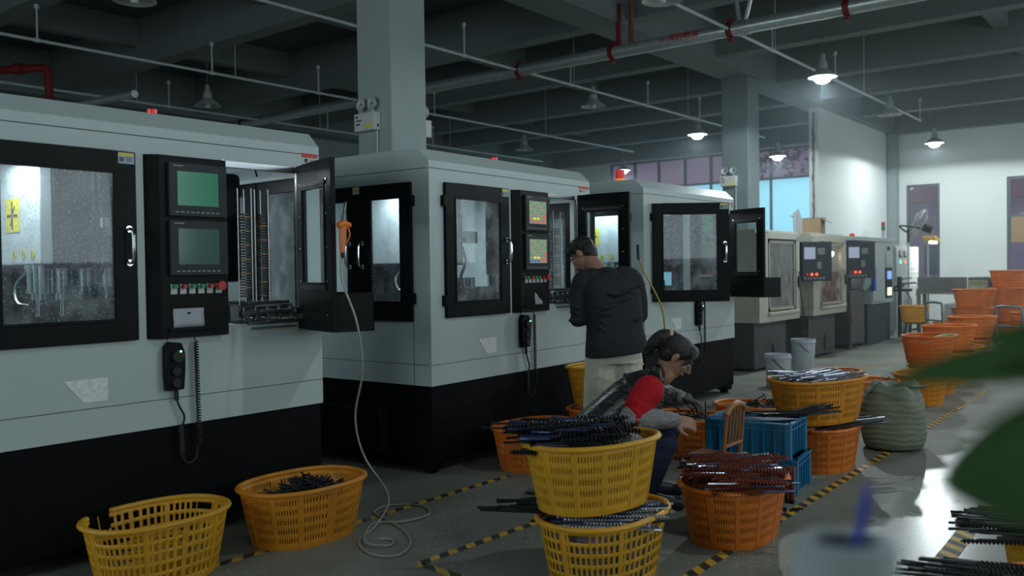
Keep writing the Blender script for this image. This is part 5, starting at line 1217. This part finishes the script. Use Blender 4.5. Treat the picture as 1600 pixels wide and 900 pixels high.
# ------------------------------------------------------------------ people
def bake(o, voxel, smooth=4):
    r = o.modifiers.new('r', 'REMESH'); r.mode = 'VOXEL'; r.voxel_size = voxel; r.use_smooth_shade = True
    if smooth: s = o.modifiers.new('s', 'SMOOTH'); s.factor = .5; s.iterations = smooth
    bpy.context.view_layer.update(); dg = bpy.context.evaluated_depsgraph_get()
    me = bpy.data.meshes.new_from_object(o.evaluated_get(dg)); old = o.data; mats = list(old.materials)
    o.modifiers.clear(); o.data = me
    if not me.materials:
        for q in mats: me.materials.append(q)
    me.polygons.foreach_set('use_smooth', [True] * len(me.polygons)); me.update()
    return o
class Frame:
    """person frame: f forward, l to the person's left, z up"""
    def __init__(s, x, y, ang): s.o = Vector((x, y, 0)); s.F = Vector((math.cos(R(ang)), math.sin(R(ang)), 0)); s.L = Vector((-s.F.y, s.F.x, 0))
    def __call__(s, f, l, z): return s.o + s.F * f + s.L * l + Vector((0, 0, z))
def limb(b, pts, radii, n=14, k=5, flat=1.0, m=0):
    """smooth tapered limb with rounded ends"""
    P_ = catmull(pts, k); cnt = len(pts); rr = []
    for i in range(len(P_)):
        t_ = i / k; a = min(int(t_), cnt - 2); u = t_ - a; u = u * u * (3 - 2 * u); rr.append(radii[a] * (1 - u) + radii[a + 1] * u)
    b.tube(P_, 0, n, m=m, radii=rr, flat=flat)
    b.ball(P_[0], (rr[0],) * 3, n, m); b.ball(P_[-1], (rr[-1],) * 3, n, m)
def torso(b, rings, n=28, m=0):
    """rings: (centre, lateral axis, front axis, half width, half depth)"""
    vs = []
    for c, ax, fx, w, d in rings:
        for i in range(n):
            a = 2 * math.pi * i / n; ca, sa = math.cos(a), math.sin(a); e = 2.3
            vs.append(c + ax * (math.copysign(abs(ca) ** (2 / e), ca) * w) + fx * (math.copysign(abs(sa) ** (2 / e), sa) * d))
    k = len(rings); fs = [(i * n + j, i * n + (j + 1) % n, (i + 1) * n + (j + 1) % n, (i + 1) * n + j) for i in range(k - 1) for j in range(n)]
    fs += [tuple(range(n))[::-1], tuple(range((k - 1) * n, k * n))]
    b.add(vs, fs, m)
def head(b, c, fwd, up):
    """skull, jaw, nose, brows, lips, ears; height about .23"""
    fwd = fwd.normalized(); lf = up.cross(fwd).normalized(); up = fwd.cross(lf).normalized()
    M = Matrix(((fwd.x, lf.x, up.x, c.x), (fwd.y, lf.y, up.y, c.y), (fwd.z, lf.z, up.z, c.z), (0, 0, 0, 1)))
    b.ball((-.012, 0, .03), (.098, .077, .088), 20, M=M); b.ball((.022, 0, -.03), (.066, .060, .085), 18, M=M); b.ball((.052, 0, -.085), (.028, .030, .026), 12, M=M)
    b.tube([M @ Vector(p) for p in ((.082, 0, .018), (.098, 0, -.008), (.108, 0, -.026), (.092, 0, -.036))], 0, 8, radii=[.008, .011, .014, .009])
    for s in (-1, 1):
        b.ball((.078, s * .030, .022), (.016, .024, .008), 10, M=M); b.ball((.058, s * .040, -.02), (.026, .018, .024), 10, M=M)
        b.ball((-.005, s * .078, -.008), (.018, .009, .032), 10, M=M); b.ball((.002, s * .083, .004), (.012, .008, .020), 8, M=M)
    b.ball((.082, 0, -.055), (.012, .024, .006), 10, M=M); b.ball((.080, 0, -.064), (.012, .020, .006), 10, M=M)
    return M
def face_details(M, par):
    for s in (-1, 1):
        e = MB(); e.ball((.076, s * .031, .006), (.011, .013, .008), 12, 0, M); e.ball((.0855, s * .031, .005), (.0035, .006, .006), 8, 1, M); e.build('eye', [mat('eye_white', (.6, .58, .55), .3), M_dark_ink], par)
        e = MB(); e.tube([M @ Vector((.090, s * .014, .026)), M @ Vector((.090, s * .034, .031)), M @ Vector((.078, s * .052, .024))], .0035, 6); e.build('eyebrow', M_hair, par)
    e = MB(); e.ball((.090, 0, -.0595), (.006, .021, .0045), 10, 0, M); e.build('lips', mat('lip', (.30, .10, .08), .5), par)
def hand(b, wrist, d, palm_n, side, curl, spread=.0, s=1.0):
    """palm + five fingers; d = direction of the fingers, palm_n = direction the palm faces, side=+1 thumb on d x palm_n side"""
    d = d.normalized(); palm_n = (palm_n - d * palm_n.dot(d)).normalized(); w = d.cross(palm_n) * side
    for t_ in (-.026, -.009, .009, .026): limb(b, [wrist + w * t_ * .6 * s, wrist + d * .045 * s + w * t_ * s, wrist + d * .088 * s + w * t_ * s], [.015 * s, .0145 * s, .0115 * s], 10, 3)
    for i, (t_, L_) in enumerate(((.028, .070), (.010, .080), (-.009, .074), (-.027, .058))):
        p = wrist + d * .085 * s + w * t_ * s; dirv = d.copy(); pts = [p]; c = curl if not hasattr(curl, '__len__') else curl[i]
        for seg, fr in enumerate((.42, .32, .26)):
            q = Matrix.Rotation(-R(c) * (1 if seg else .8) * 1.0, 3, d.cross(palm_n)); dirv = (dirv * math.cos(R(c)) + (palm_n * 1.0) * math.sin(R(c))).normalized() if seg == 0 else dirv
            if seg: 
                nn = dirv.cross(d.cross(palm_n)).normalized(); nn = nn if nn.dot(palm_n) > 0 or seg else -nn
                ax = d.cross(palm_n).normalized(); dirv = Matrix.Rotation(R(c), 3, ax) @ dirv
            pts.append(pts[-1] + dirv * L_ * fr * s + w * spread * t_)
        limb(b, pts, [.0095 * s, .009 * s, .0083 * s, .0068 * s], 10, 3)
    th = wrist + d * .022 * s + w * .026 * s
    limb(b, [th, th + (d * .6 + w * .8 + palm_n * .25).normalized() * .038 * s, th + (d * .6 + w * .8 + palm_n * .25).normalized() * .038 * s + (d * .9 + palm_n * .55 + w * .1).normalized() * .032 * s, th + (d * .6 + w * .8 + palm_n * .25).normalized() * .038 * s + (d * .8 + palm_n * .8 - w * .1).normalized() * .056 * s], [.014 * s, .0115 * s, .0098 * s, .0078 * s], 10, 3)
def cloth_mat(name, col, rough=.7, bump=.5, bscale=14, coat=0., stretch=(1, 1, 1), metal=0., spec=.3):
    m = bpy.data.materials.new(name); m.use_nodes = True; nt = m.node_tree; bs = nt.nodes['Principled BSDF']; bs.inputs['Roughness'].default_value = rough; bs.inputs['Coat Weight'].default_value = coat; bs.inputs['Coat Roughness'].default_value = .25; bs.inputs['Base Color'].default_value = (*col, 1); bs.inputs['Specular IOR Level'].default_value = spec
    tc = nt.nodes.new('ShaderNodeTexCoord'); mp = nt.nodes.new('ShaderNodeMapping'); mp.inputs['Scale'].default_value = stretch; nt.links.new(tc.outputs['Object'], mp.inputs[0])
    no = nt.nodes.new('ShaderNodeTexNoise'); no.inputs['Scale'].default_value = bscale; no.inputs['Detail'].default_value = 3; no.inputs['Distortion'].default_value = 1.1; nt.links.new(mp.outputs[0], no.inputs['Vector'])
    bp = nt.nodes.new('ShaderNodeBump'); bp.inputs['Strength'].default_value = bump; bp.inputs['Distance'].default_value = .03; nt.links.new(no.outputs['Fac'], bp.inputs['Height']); nt.links.new(bp.outputs[0], bs.inputs['Normal'])
    MATS[name] = m; return m
C_jacket = cloth_mat('charcoal_jacket', (.020, .024, .028), .85, .6, 5, stretch=(1, 1, 1.8))
C_pants = cloth_mat('cream_trousers', (.60, .56, .46), .8, .8, 6, stretch=(1, 1, .8))
C_vest = cloth_mat('black_shiny_vest', (.008, .010, .011), .30, 1.0, 16, coat=.5, stretch=(.7, .7, 2.2), spec=.6)
C_red = cloth_mat('red_sweater', (.42, .006, .012), .85, .5, 9)
C_grey = cloth_mat('grey_sleeve_cover', (.22, .22, .22), .75, .9, 14)
C_jeans = cloth_mat('dark_blue_jeans', (.015, .022, .05), .8, .5, 9)
C_glove = cloth_mat('grey_work_glove', (.10, .10, .10), .9, .5, 20)

# --- the standing man
def standing_man():
    Fr = Frame(-3.405, 5.455, 142.7)
    t = empty('person', (-3.45, 5.42, 0), 0, 'standing man in a charcoal jacket and cream trousers, head bent over something in his hands', 'person')
    Z = Vector((0, 0, 1)); ax = Fr.L
    inv = Matrix.Translation((3.45, -5.42, 0))
    def fin(o): o.data.transform(inv); o.parent = t; return o
    hc = Fr(.255, .135, 1.605); hf = (Fr.F * .55 + Fr.L * .62 - Z * .75).normalized(); hu = (Z * .75 + Fr.F * .55 + Fr.L * .35).normalized()
    b = MB()
    hm = head(b, hc, hf, hu)
    limb(b, [Fr(.06, .035, 1.42), Fr(.12, .06, 1.49), Fr(.20, .10, 1.56)], [.062, .056, .056])
    torso(b, [(Fr(.02, 0, .86), ax, Fr.F, .155, .105), (Fr(0, 0, .98), ax, Fr.F, .16, .11), (Fr(.0, 0, 1.1), ax, Fr.F, .15, .10), (Fr(.02, .01, 1.26), ax, Fr.F, .165, .11), (Fr(.05, .02, 1.38), ax, Fr.F, .16, .10), (Fr(.06, .03, 1.45), ax, Fr.F, .09, .065)])
    for s, kn in ((1, .03), (-1, .05)):
        limb(b, [Fr(.0, s * .09, .90), Fr(.015 + kn, s * .115, .50), Fr(-.02, s * .13, .10)], [.085, .058, .042]); limb(b, [Fr(-.04, s * .13, .05), Fr(.08, s * .14, .045), Fr(.17, s * .15, .03)], [.038, .036, .028])
    shl, shr = Fr(.08, .205, 1.405), Fr(.05, -.165, 1.42); ell_, elr = Fr(.06, .235, 1.145), Fr(.03, -.215, 1.16); wl, wr = Fr(.245, .165, 1.135), Fr(.25, -.03, 1.10)
    limb(b, [shl, ell_], [.052, .042]); limb(b, [ell_, wl], [.040, .028]); limb(b, [shr, elr], [.052, .042]); limb(b, [elr, wr], [.040, .028])
    hand(b, wl, (Fr.F * .75 - Fr.L * .55 + Z * .1), (Fr.L * -.6 + Z * .6), 1, 38); hand(b, wr, (Fr.F * .6 + Fr.L * .7), (Z * .7 - Fr.F * .1), -1, 35)
    o = b.build('body', M_skin); bake(o, .0055, 3); fin(o)
    hi = inv @ hm
    face_details(hi, t)
    # hair
    h = MB(); rnd = random.Random(3)
    h.ball((-.022, 0, .047), (.101, .083, .087), 22, M=hm); h.ball((-.055, 0, .0), (.062, .078, .075), 16, M=hm); h.ball((.055, .0, .085), (.045, .06, .036), 14, M=hm); h.ball((-.06, 0, -.045), (.038, .055, .04), 12, M=hm)
    for k in range(240):
        v = Vector((rnd.uniform(-.7, .75), rnd.uniform(-1, 1), rnd.uniform(-.15, 1))).normalized(); p = Vector((-.022 + v.x * .098, v.y * .080, .047 + v.z * .084)); e = v * .012 + Vector((rnd.uniform(.0, .03), rnd.uniform(-.012, .012), rnd.uniform(-.02, .004)))
        h.tube([hm @ p, hm @ (p + e)], 0, 5, radii=[.007, .002])
    o = h.build('hair', M_hair); bake(o, .0045, 1); fin(o)
    g = MB()
    for s in (-1, 1):
        g.tube([hm @ Vector((.096, s * .031 + .024 * math.cos(a * .524), .004 + .017 * math.sin(a * .524))) for a in range(12)], .0018, 5, closed=True); g.tube([hm @ Vector((.094, s * .055, .010)), hm @ Vector((.05, s * .076, .012)), hm @ Vector((.0, s * .083, .012))], .002, 5)
    g.tube([hm @ Vector((.098, -.008, .008)), hm @ Vector((.098, .008, .008))], .0018, 5)
    fin(g.build('spectacles', M_dark_ink))
    # trousers
    b = MB(); torso(b, [(Fr(.01, -.01, 1.02), ax, Fr.F, .165, .122), (Fr(.0, -.01, .92), ax, Fr.F, .19, .14), (Fr(0, -.01, .82), ax, Fr.F, .205, .142)])
    for s, kn in ((1, .03), (-1, .05)):
        limb(b, [Fr(0, s * .092, .86), Fr(.01, s * .10, .72), Fr(.02 + kn, s * .118, .48), Fr(-.01, s * .128, .28), Fr(-.02, s * .13, .13)], [.122, .118, .100, .092, .090])
        for zz in (.66, .52, .36, .24, .17): limb(b, [Fr(-.05, s * .10 - .05, zz + .03), Fr(-.075, s * .12, zz), Fr(-.05, s * .12 + .055, zz + .02)], [.010, .018, .010], 8, 4)
        limb(b, [Fr(-.015, s * .13, .22), Fr(-.02, s * .13, .10)], [.083, .078])
    o = b.build('trousers', C_pants); bake(o, .008, 3); fin(o)
    for s in (1, -1):
        b = MB(); limb(b, [Fr(-.055, s * .13, .06), Fr(.02, s * .135, .062), Fr(.12, s * .145, .045), Fr(.20, s * .15, .036)], [.046, .048, .044, .034]); b.cb(Fr(.07, s * .14, .012), (.01, .01, .02)); o = b.build('shoe', mat('black_shoe', (.015, .013, .012), .4)); bake(o, .006, 2)
        for v in o.data.vertices: v.co.z = max(v.co.z, .0)
        fin(o)
    # jacket: longer at the back and swinging open to the left
    b = MB()
    torso(b, [(Fr(-.02, -.015, .885), ax - Z * .10, Fr.F, .232, .165), (Fr(-.02, -.012, .96), ax - Z * .07, Fr.F, .226, .158), (Fr(-.015, -.005, 1.08), ax, Fr.F, .208, .142), (Fr(.0, .0, 1.22), ax, Fr.F, .212, .142), (Fr(.02, .012, 1.34), ax, Fr.F, .218, .136), (Fr(.045, .02, 1.42), ax, Fr.F, .185, .115), (Fr(.065, .03, 1.465), ax, Fr.F, .105, .080)])
    limb(b, [Fr(.07, .13, 1.44), shl, Fr(.07, .235, 1.27), ell_], [.07, .078, .070, .062]); limb(b, [ell_, Fr(.15, .225, 1.13), wl + Fr.L * .0], [.063, .056, .046])
    limb(b, [Fr(.05, -.09, 1.45), shr, Fr(.04, -.205, 1.30), elr], [.07, .078, .070, .062]); limb(b, [elr, Fr(.15, -.15, 1.12), wr], [.063, .056, .046])
    limb(b, [Fr(.0, -.02, 1.475), Fr(-.002, .04, 1.49), Fr(.06, .12, 1.475)], [.022, .026, .02])
    rn = random.Random(5)
    for k in range(9):
        zz = 1.0 + k * .045; y_ = rn.uniform(-.12, .12); limb(b, [Fr(-.130, y_ - .09, zz + .03), Fr(-.142, y_, zz), Fr(-.132, y_ + .09, zz + rn.uniform(-.03, .05))], [.006, .012, .006], 8, 4)
    for zz, l_ in ((1.18, .30), (1.22, .30), (1.12, .31)): limb(b, [Fr(.0, l_ - .03, zz), Fr(.06, l_, zz + .01), Fr(.12, l_ - .04, zz)], [.008, .014, .008], 8, 4)
    o = b.build('jacket', C_jacket); bake(o, .008, 3)
    fin(o)
    # phone held in both hands
    c = Fr(.335, .075, 1.13) + Vector((3.45, -5.42, 0)) * 0
    b = MB(); b.box(-.075, .075, -.036, .036, -.005, .005); o = b.build('mobile_phone', M_plblk, bevel=.003); o.matrix_world = Matrix.Translation(c) @ Euler((R(20), R(-10), R(160)), 'XYZ').to_matrix().to_4x4(); tag(o, 'dark mobile phone held in the standing man\'s hands', 'phone')
standing_man()

# --- the seated woman
def seated_woman():
    X, Y = -3.14, 4.78
    Fr = Frame(X, Y, 28)
    t = empty('person', (X, Y, 0), 0, 'seated woman in a shiny black vest and red sweater, bending over the baskets', 'person'); inv = Matrix.Translation((-X, -Y, 0)); Z = Vector((0, 0, 1)); ax = Fr.L
    t.scale = (1.12, 1.12, 1.12)
    def fin(o): o.data.transform(inv); o.parent = t; return o
    hc = Fr(.475, .01, .835); hf = (Fr.F * .75 - Z * .66 - Fr.L * .05).normalized(); hu = (Z * .75 + Fr.F * .66).normalized()
    up = (Fr.F * .70 + Z * .71).normalized(); fx = (Fr.F * .71 - Z * .70).normalized()
    sp = lambda u, l=0, d=0: Fr(.02, 0, .36) + up * u + ax * l + fx * d
    b = MB(); hm = head(b, hc, hf, hu)
    limb(b, [sp(.48), sp(.55, 0, .02), hc - hf * .03 - hu * .05], [.055, .05, .05])
    torso(b, [(sp(-.06), ax, fx, .15, .11), (sp(.1), ax, fx, .14, .10), (sp(.25), ax, fx, .14, .10), (sp(.40), ax, fx, .15, .095), (sp(.49), ax, fx, .09, .06)])
    kn = {1: Fr(.42, .17, .40), -1: Fr(.40, -.14, .37)}
    for s in (1, -1):
        limb(b, [Fr(0, s * .09, .33), kn[s]], [.085, .058]); limb(b, [kn[s], Fr(.30, s * .15, .09)], [.055, .042]); limb(b, [Fr(.27, s * .15, .045), Fr(.37, s * .155, .04), Fr(.46, s * .16, .03)], [.036, .034, .026])
    shr = sp(.43, -.165); elr = Fr(.245, -.245, .525); wr = Fr(.46, -.17, .500)
    shl = sp(.43, .165); ell_ = Fr(.38, .27, .58); wl = Fr(.50, .16, .575)
    for a_, e_, w_ in ((shr, elr, wr), (shl, ell_, wl)): limb(b, [a_, e_], [.045, .038]); limb(b, [e_, w_], [.036, .026])
    hand(b, wr, (Fr.F * .95 - Z * .18 + Fr.L * .05), (Fr.L * .75 - Z * .6), -1, 36); 
    o = b.build('body', M_skin); bake(o, .005, 3); fin(o); face_details(inv @ hm, t)
    b = MB(); b.tube([wr + Fr.F * .115 + Fr.L * .0 + Z * -.016 + (Vector((math.cos(a * .6), 0, math.sin(a * .6))) * .010) for a in range(10)], .0018, 5, closed=True); fin(b.build('ring', mat('gold_ring', (.6, .42, .12), .3, metal=1.)))
    # hair with a pony tail and pale scrunchie
    h = MB(); h.ball((-.022, 0, .036), (.104, .084, .086), 22, M=hm); h.ball((-.05, 0, -.01), (.062, .078, .07), 16, M=hm); h.ball((.046, 0, .066), (.050, .068, .048), 14, M=hm)
    for s in (-1, 1): limb(h, [hm @ Vector((.075, s * .05, .07)), hm @ Vector((.07, s * .072, .03)), hm @ Vector((.05, s * .075, -.02))], [.014, .011, .005], 8, 4)
    bun = hm @ Vector((-.098, 0, .070)); tail = [bun, bun - Fr.F * .05 - Z * .005, bun - Fr.F * .10 - Z * .04, bun - Fr.F * .135 - Z * .09]
    limb(h, tail, [.036, .044, .040, .018], 12, 5)
    rn = random.Random(8)
    for k in range(40): 
        q = tail[-2] + Vector((rn.gauss(0, .012), rn.gauss(0, .012), rn.gauss(0, .012))); h.tube([q, q - Fr.F * rn.uniform(.03, .07) - Z * rn.uniform(.03, .08)], 0, 4, radii=[.006, .0025])
    o = h.build('hair', M_hair); bake(o, .0045, 1); fin(o)
    b = MB(); dv = (tail[1] - tail[0]).normalized(); u1 = dv.orthogonal().normalized(); u2 = dv.cross(u1); b.tube([bun + u1 * .031 * math.cos(a * .35) + u2 * .031 * math.sin(a * .35) for a in range(18)], .011, 8, closed=True); fin(b.build('hair_tie', mat('pale_hair_tie', (.55, .42, .28), .6)))
    # red sweater sleeves and collar
    b = MB(); limb(b, [sp(.42, -.10), shr, (shr + elr) / 2 - fx * .01, elr], [.060, .084, .080, .070]); limb(b, [sp(.42, .10), shl, ell_], [.055, .066, .058]); limb(b, [sp(.47), sp(.52, 0, .0)], [.065, .058])
    for zz in (.3, .55, .8): 
        q = shr.lerp(elr, zz); limb(b, [q + ax * -.066 - fx * .04, q + ax * -.072 + Z * .01, q + ax * -.062 + fx * .045], [.005, .010, .005], 8, 4)
    o = b.build('sweater', C_red); bake(o, .006, 3); fin(o)
    # grey sleeve covers on the forearms
    for (e_, w_) in ((elr, wr), (ell_, wl)):
        b = MB(); mid = e_.lerp(w_, .5); limb(b, [e_ + (e_ - w_) * .08, e_.lerp(w_, .3), mid, w_.lerp(e_, .02)], [.068, .068, .058, .044]); dr = (w_ - e_).normalized()
        for q in (.15, .35, .55, .8):
            c = e_.lerp(w_, q); u1 = dr.orthogonal().normalized(); u2 = dr.cross(u1); rr = .060 - .018 * q; b.tube([c + u1 * rr * math.cos(a * .45) + u2 * rr * math.sin(a * .45) + dr * .008 * math.sin(a * 1.7) for a in range(14)], .007, 6, closed=True)
        o = b.build('sleeve_cover', C_grey); bake(o, .006, 1); fin(o)
    b = MB(); hand(b, wl, (Fr.F * .9 - Z * .2 - Fr.L * .3), (Z * -.9 - Fr.L * .2), 1, 26, s=1.15); limb(b, [wl - Fr.F * .02, wl + Fr.F * .03], [.034, .034]); o = b.build('glove', C_glove); bake(o, .005, 2); fin(o)
    # quilted vest
    b = MB(); torso(b, [(sp(-.15, 0, -.01), ax, fx, .205, .165), (sp(-.05), ax, fx, .212, .175), (sp(.06, 0, -.01), ax, fx, .205, .168), (sp(.18, 0, -.012), ax, fx, .198, .158), (sp(.30, 0, -.01), ax, fx, .195, .148), (sp(.40, 0, -.005), ax, fx, .180, .13), (sp(.46, 0, .0), ax, fx, .13, .10), (sp(.50, 0, .01), ax, fx, .085, .075)])
    for u in (.0, .085, .17, .255, .335):
        w_ = .204 - .03 * u; d_ = .168 - .07 * u
        for off in (.0,): 
            ring = [sp(u + .04) + ax * (w_ - .004) * math.cos(a * .2618) + fx * ((d_ - .004) * math.sin(a * .2618) - .005) for a in range(24)]; b.tube(ring, .010, 8, closed=True)
    limb(b, [sp(.50, -.07, .01), sp(.53, -.02, -.03), sp(.53, .02, -.03), sp(.50, .07, .01)], [.030, .034, .034, .030])
    o = b.build('vest', C_vest); bake(o, .007, 2); fin(o)
    b = MB(); torso(b, [(Fr(.0, 0, .44), ax, Fr.F, .165, .14), (Fr(-.01, 0, .33), ax, Fr.F, .18, .15), (Fr(.0, 0, .27), ax, Fr.F, .16, .13)])
    for s in (1, -1): limb(b, [Fr(.02, s * .09, .34), kn[s]], [.100, .078]); limb(b, [kn[s], Fr(.30, s * .15, .10)], [.076, .062])
    o = b.build('trousers', C_jeans); bake(o, .008, 3); fin(o)
    for s in (1, -1):
        b = MB(); limb(b, [Fr(.255, s * .15, .05), Fr(.34, s * .155, .052), Fr(.48, s * .16, .036)], [.042, .044, .034]); o = b.build('shoe', mat('dark_shoe', (.02, .02, .025), .5)); bake(o, .006, 2)
        for v in o.data.vertices: v.co.z = max(v.co.z, .0)
        fin(o)
    # thin rod in her fingers
    o = MB().tube([Vector((X, Y, 0)) + (q - Vector((X, Y, 0))) * 1.12 for q in (wr + Fr.F * .165 - Z * .02 + Z * .13, wr + Fr.F * .165 - Z * .02 - Z * .10)], .004, 6).build('steel_rod', M_shdark); tag(o, 'thin dark rod pinched in the seated woman\'s bare hand', 'rod')
    s = empty('low_stool', (X, Y, 0), R(28), 'low dark stool under the seated woman', 'stool')
    MB().box(-.15, .13, -.16, .16, .215, .245).build('seat', mat('dark_stool_leg', (.03, .025, .02), .6), s, bevel=.006)
    for sx in (-.12, .10):
        for sy in (-.13, .13): MB().tube([(sx, sy, .22), (sx * 1.1, sy * 1.1, 0)], .015, 6).build('leg', mat('dark_stool_leg', (.03, .025, .02), .6), s)
seated_woman()

# ------------------------------------------------------------------ out-of-focus foreground: side table, tissue roll with pen, plant
t = empty('side_table', (-.17, .56, 0), R(38.5), 'small table just under the view carrying the roll and the potted plant', 'table')
MB().box(-.14, .62, -.14, .30, 1.13, 1.155).build('table_top', M_wood, t, bevel=.004)
for sx in (-.11, .59):
    for sy in (-.11, .27): MB().box(sx - .02, sx + .02, sy - .02, sy + .02, 0, 1.13).build('leg', M_wood, t)
t = empty('paper_cup_roll', (-.232, .717, 1.156), 0, 'blurred pale tissue roll holding a blue pen, close to the lens', 'tissue roll')
b = MB(); b.lathe([(.0, .03), (.023, .03), (.023, .122), (.028, .126), (.036, .124), (.0385, .118), (.0385, .0), (.0, .0)], n=40); b.build('roll', mat('pale_tissue', (.36, .43, .44), .7), t)
b = MB(); b.lathe([(.0226, .035), (.0226, .121)], n=32); b.build('core', mat('brown_core', (.10, .08, .09), .8), t)
b = MB(); 
o = MB().tube([(-.006, -.008, .035), (.012, .012, .150), (.014, .0145, .168)], 0, 10, radii=[.0038, .0042, .0026]).build('ballpoint_pen', mat('blue_pen', (.015, .03, .42), .3)); o.matrix_world = Matrix.Translation((-.232, .717, 1.156)); tag(o, 'blurred blue pen standing in the pale roll', 'pen')

def leafmat():
    m = mat('leaf_green', (.045, .115, .028), .45, noise=.5, nscale=12, dark=.6); return m
LM = leafmat()
t = empty('potted_plant', (.075, .60, 1.156), 0, 'blurred green plant leaves reaching in from the right, close to the lens', 'plant')
T0 = Vector((.075, .60, 1.156))
b = MB(); b.lathe([(0, 0), (.04, 0), (.055, .09), (.058, .09), (.058, .10), (.05, .10), (.048, .08), (0, .08)], n=28); b.build('pot', mat('terracotta_pot', (.3, .13, .07), .8), t)
def leaf(base, tip, width, nrm, curve=.02):
    base, tip = Vector(base), Vector(tip); d = tip - base; L_ = d.length; dn = d / L_; n_ = (Vector(nrm) - dn * dn.dot(Vector(nrm))).normalized(); s = dn.cross(n_); b = MB(); vs = []; K = 18
    for i in range(K + 1):
        u = i / K; w = width * (math.sin(math.pi * min(1, u ** .8)) ** .75 if 0 < u < 1 else 0.02)
        c = base + d * u + n_ * curve * math.sin(math.pi * u)
        for q in (-1, -.5, 0, .5, 1): vs.append(c + s * w * q / 2 - n_ * (abs(q) ** 1.5) * .10 * -w - T0)
    b.add(vs, [(i * 5 + j, i * 5 + j + 1, i * 5 + j + 6, i * 5 + j + 5) for i in range(K) for j in range(4)])
    o = b.build('leaf', LM, t); sd = o.modifiers.new('s', 'SOLIDIFY'); sd.thickness = .0008
    MB().tube(catmull([Vector((0, 0, .09)), (base - T0) * .5 + Vector((0, 0, .08)), base - T0, base - T0 + d * .5], 5), .0016, 6).build('stem', LM, t)
leaf((-.025, .605, 1.380), (-.122, .536, 1.376), .084, (.5, -.75, .55), .012)
leaf((-.045, .735, 1.432), (-.170, .606, 1.423), .036, (.4, -.7, .75), .006)
leaf((-.02, .76, 1.435), (-.130, .688, 1.449), .030, (.3, -.7, .6), .008)
leaf((-.02, .72, 1.42), (-.10, .66, 1.437), .028, (.4, -.7, .6), .008)
leaf((.09, .62, 1.3), (.16, .70, 1.42), .05, (0, -1, .3))
leaf((.09, .58, 1.28), (.20, .52, 1.38), .05, (0, -1, .5))
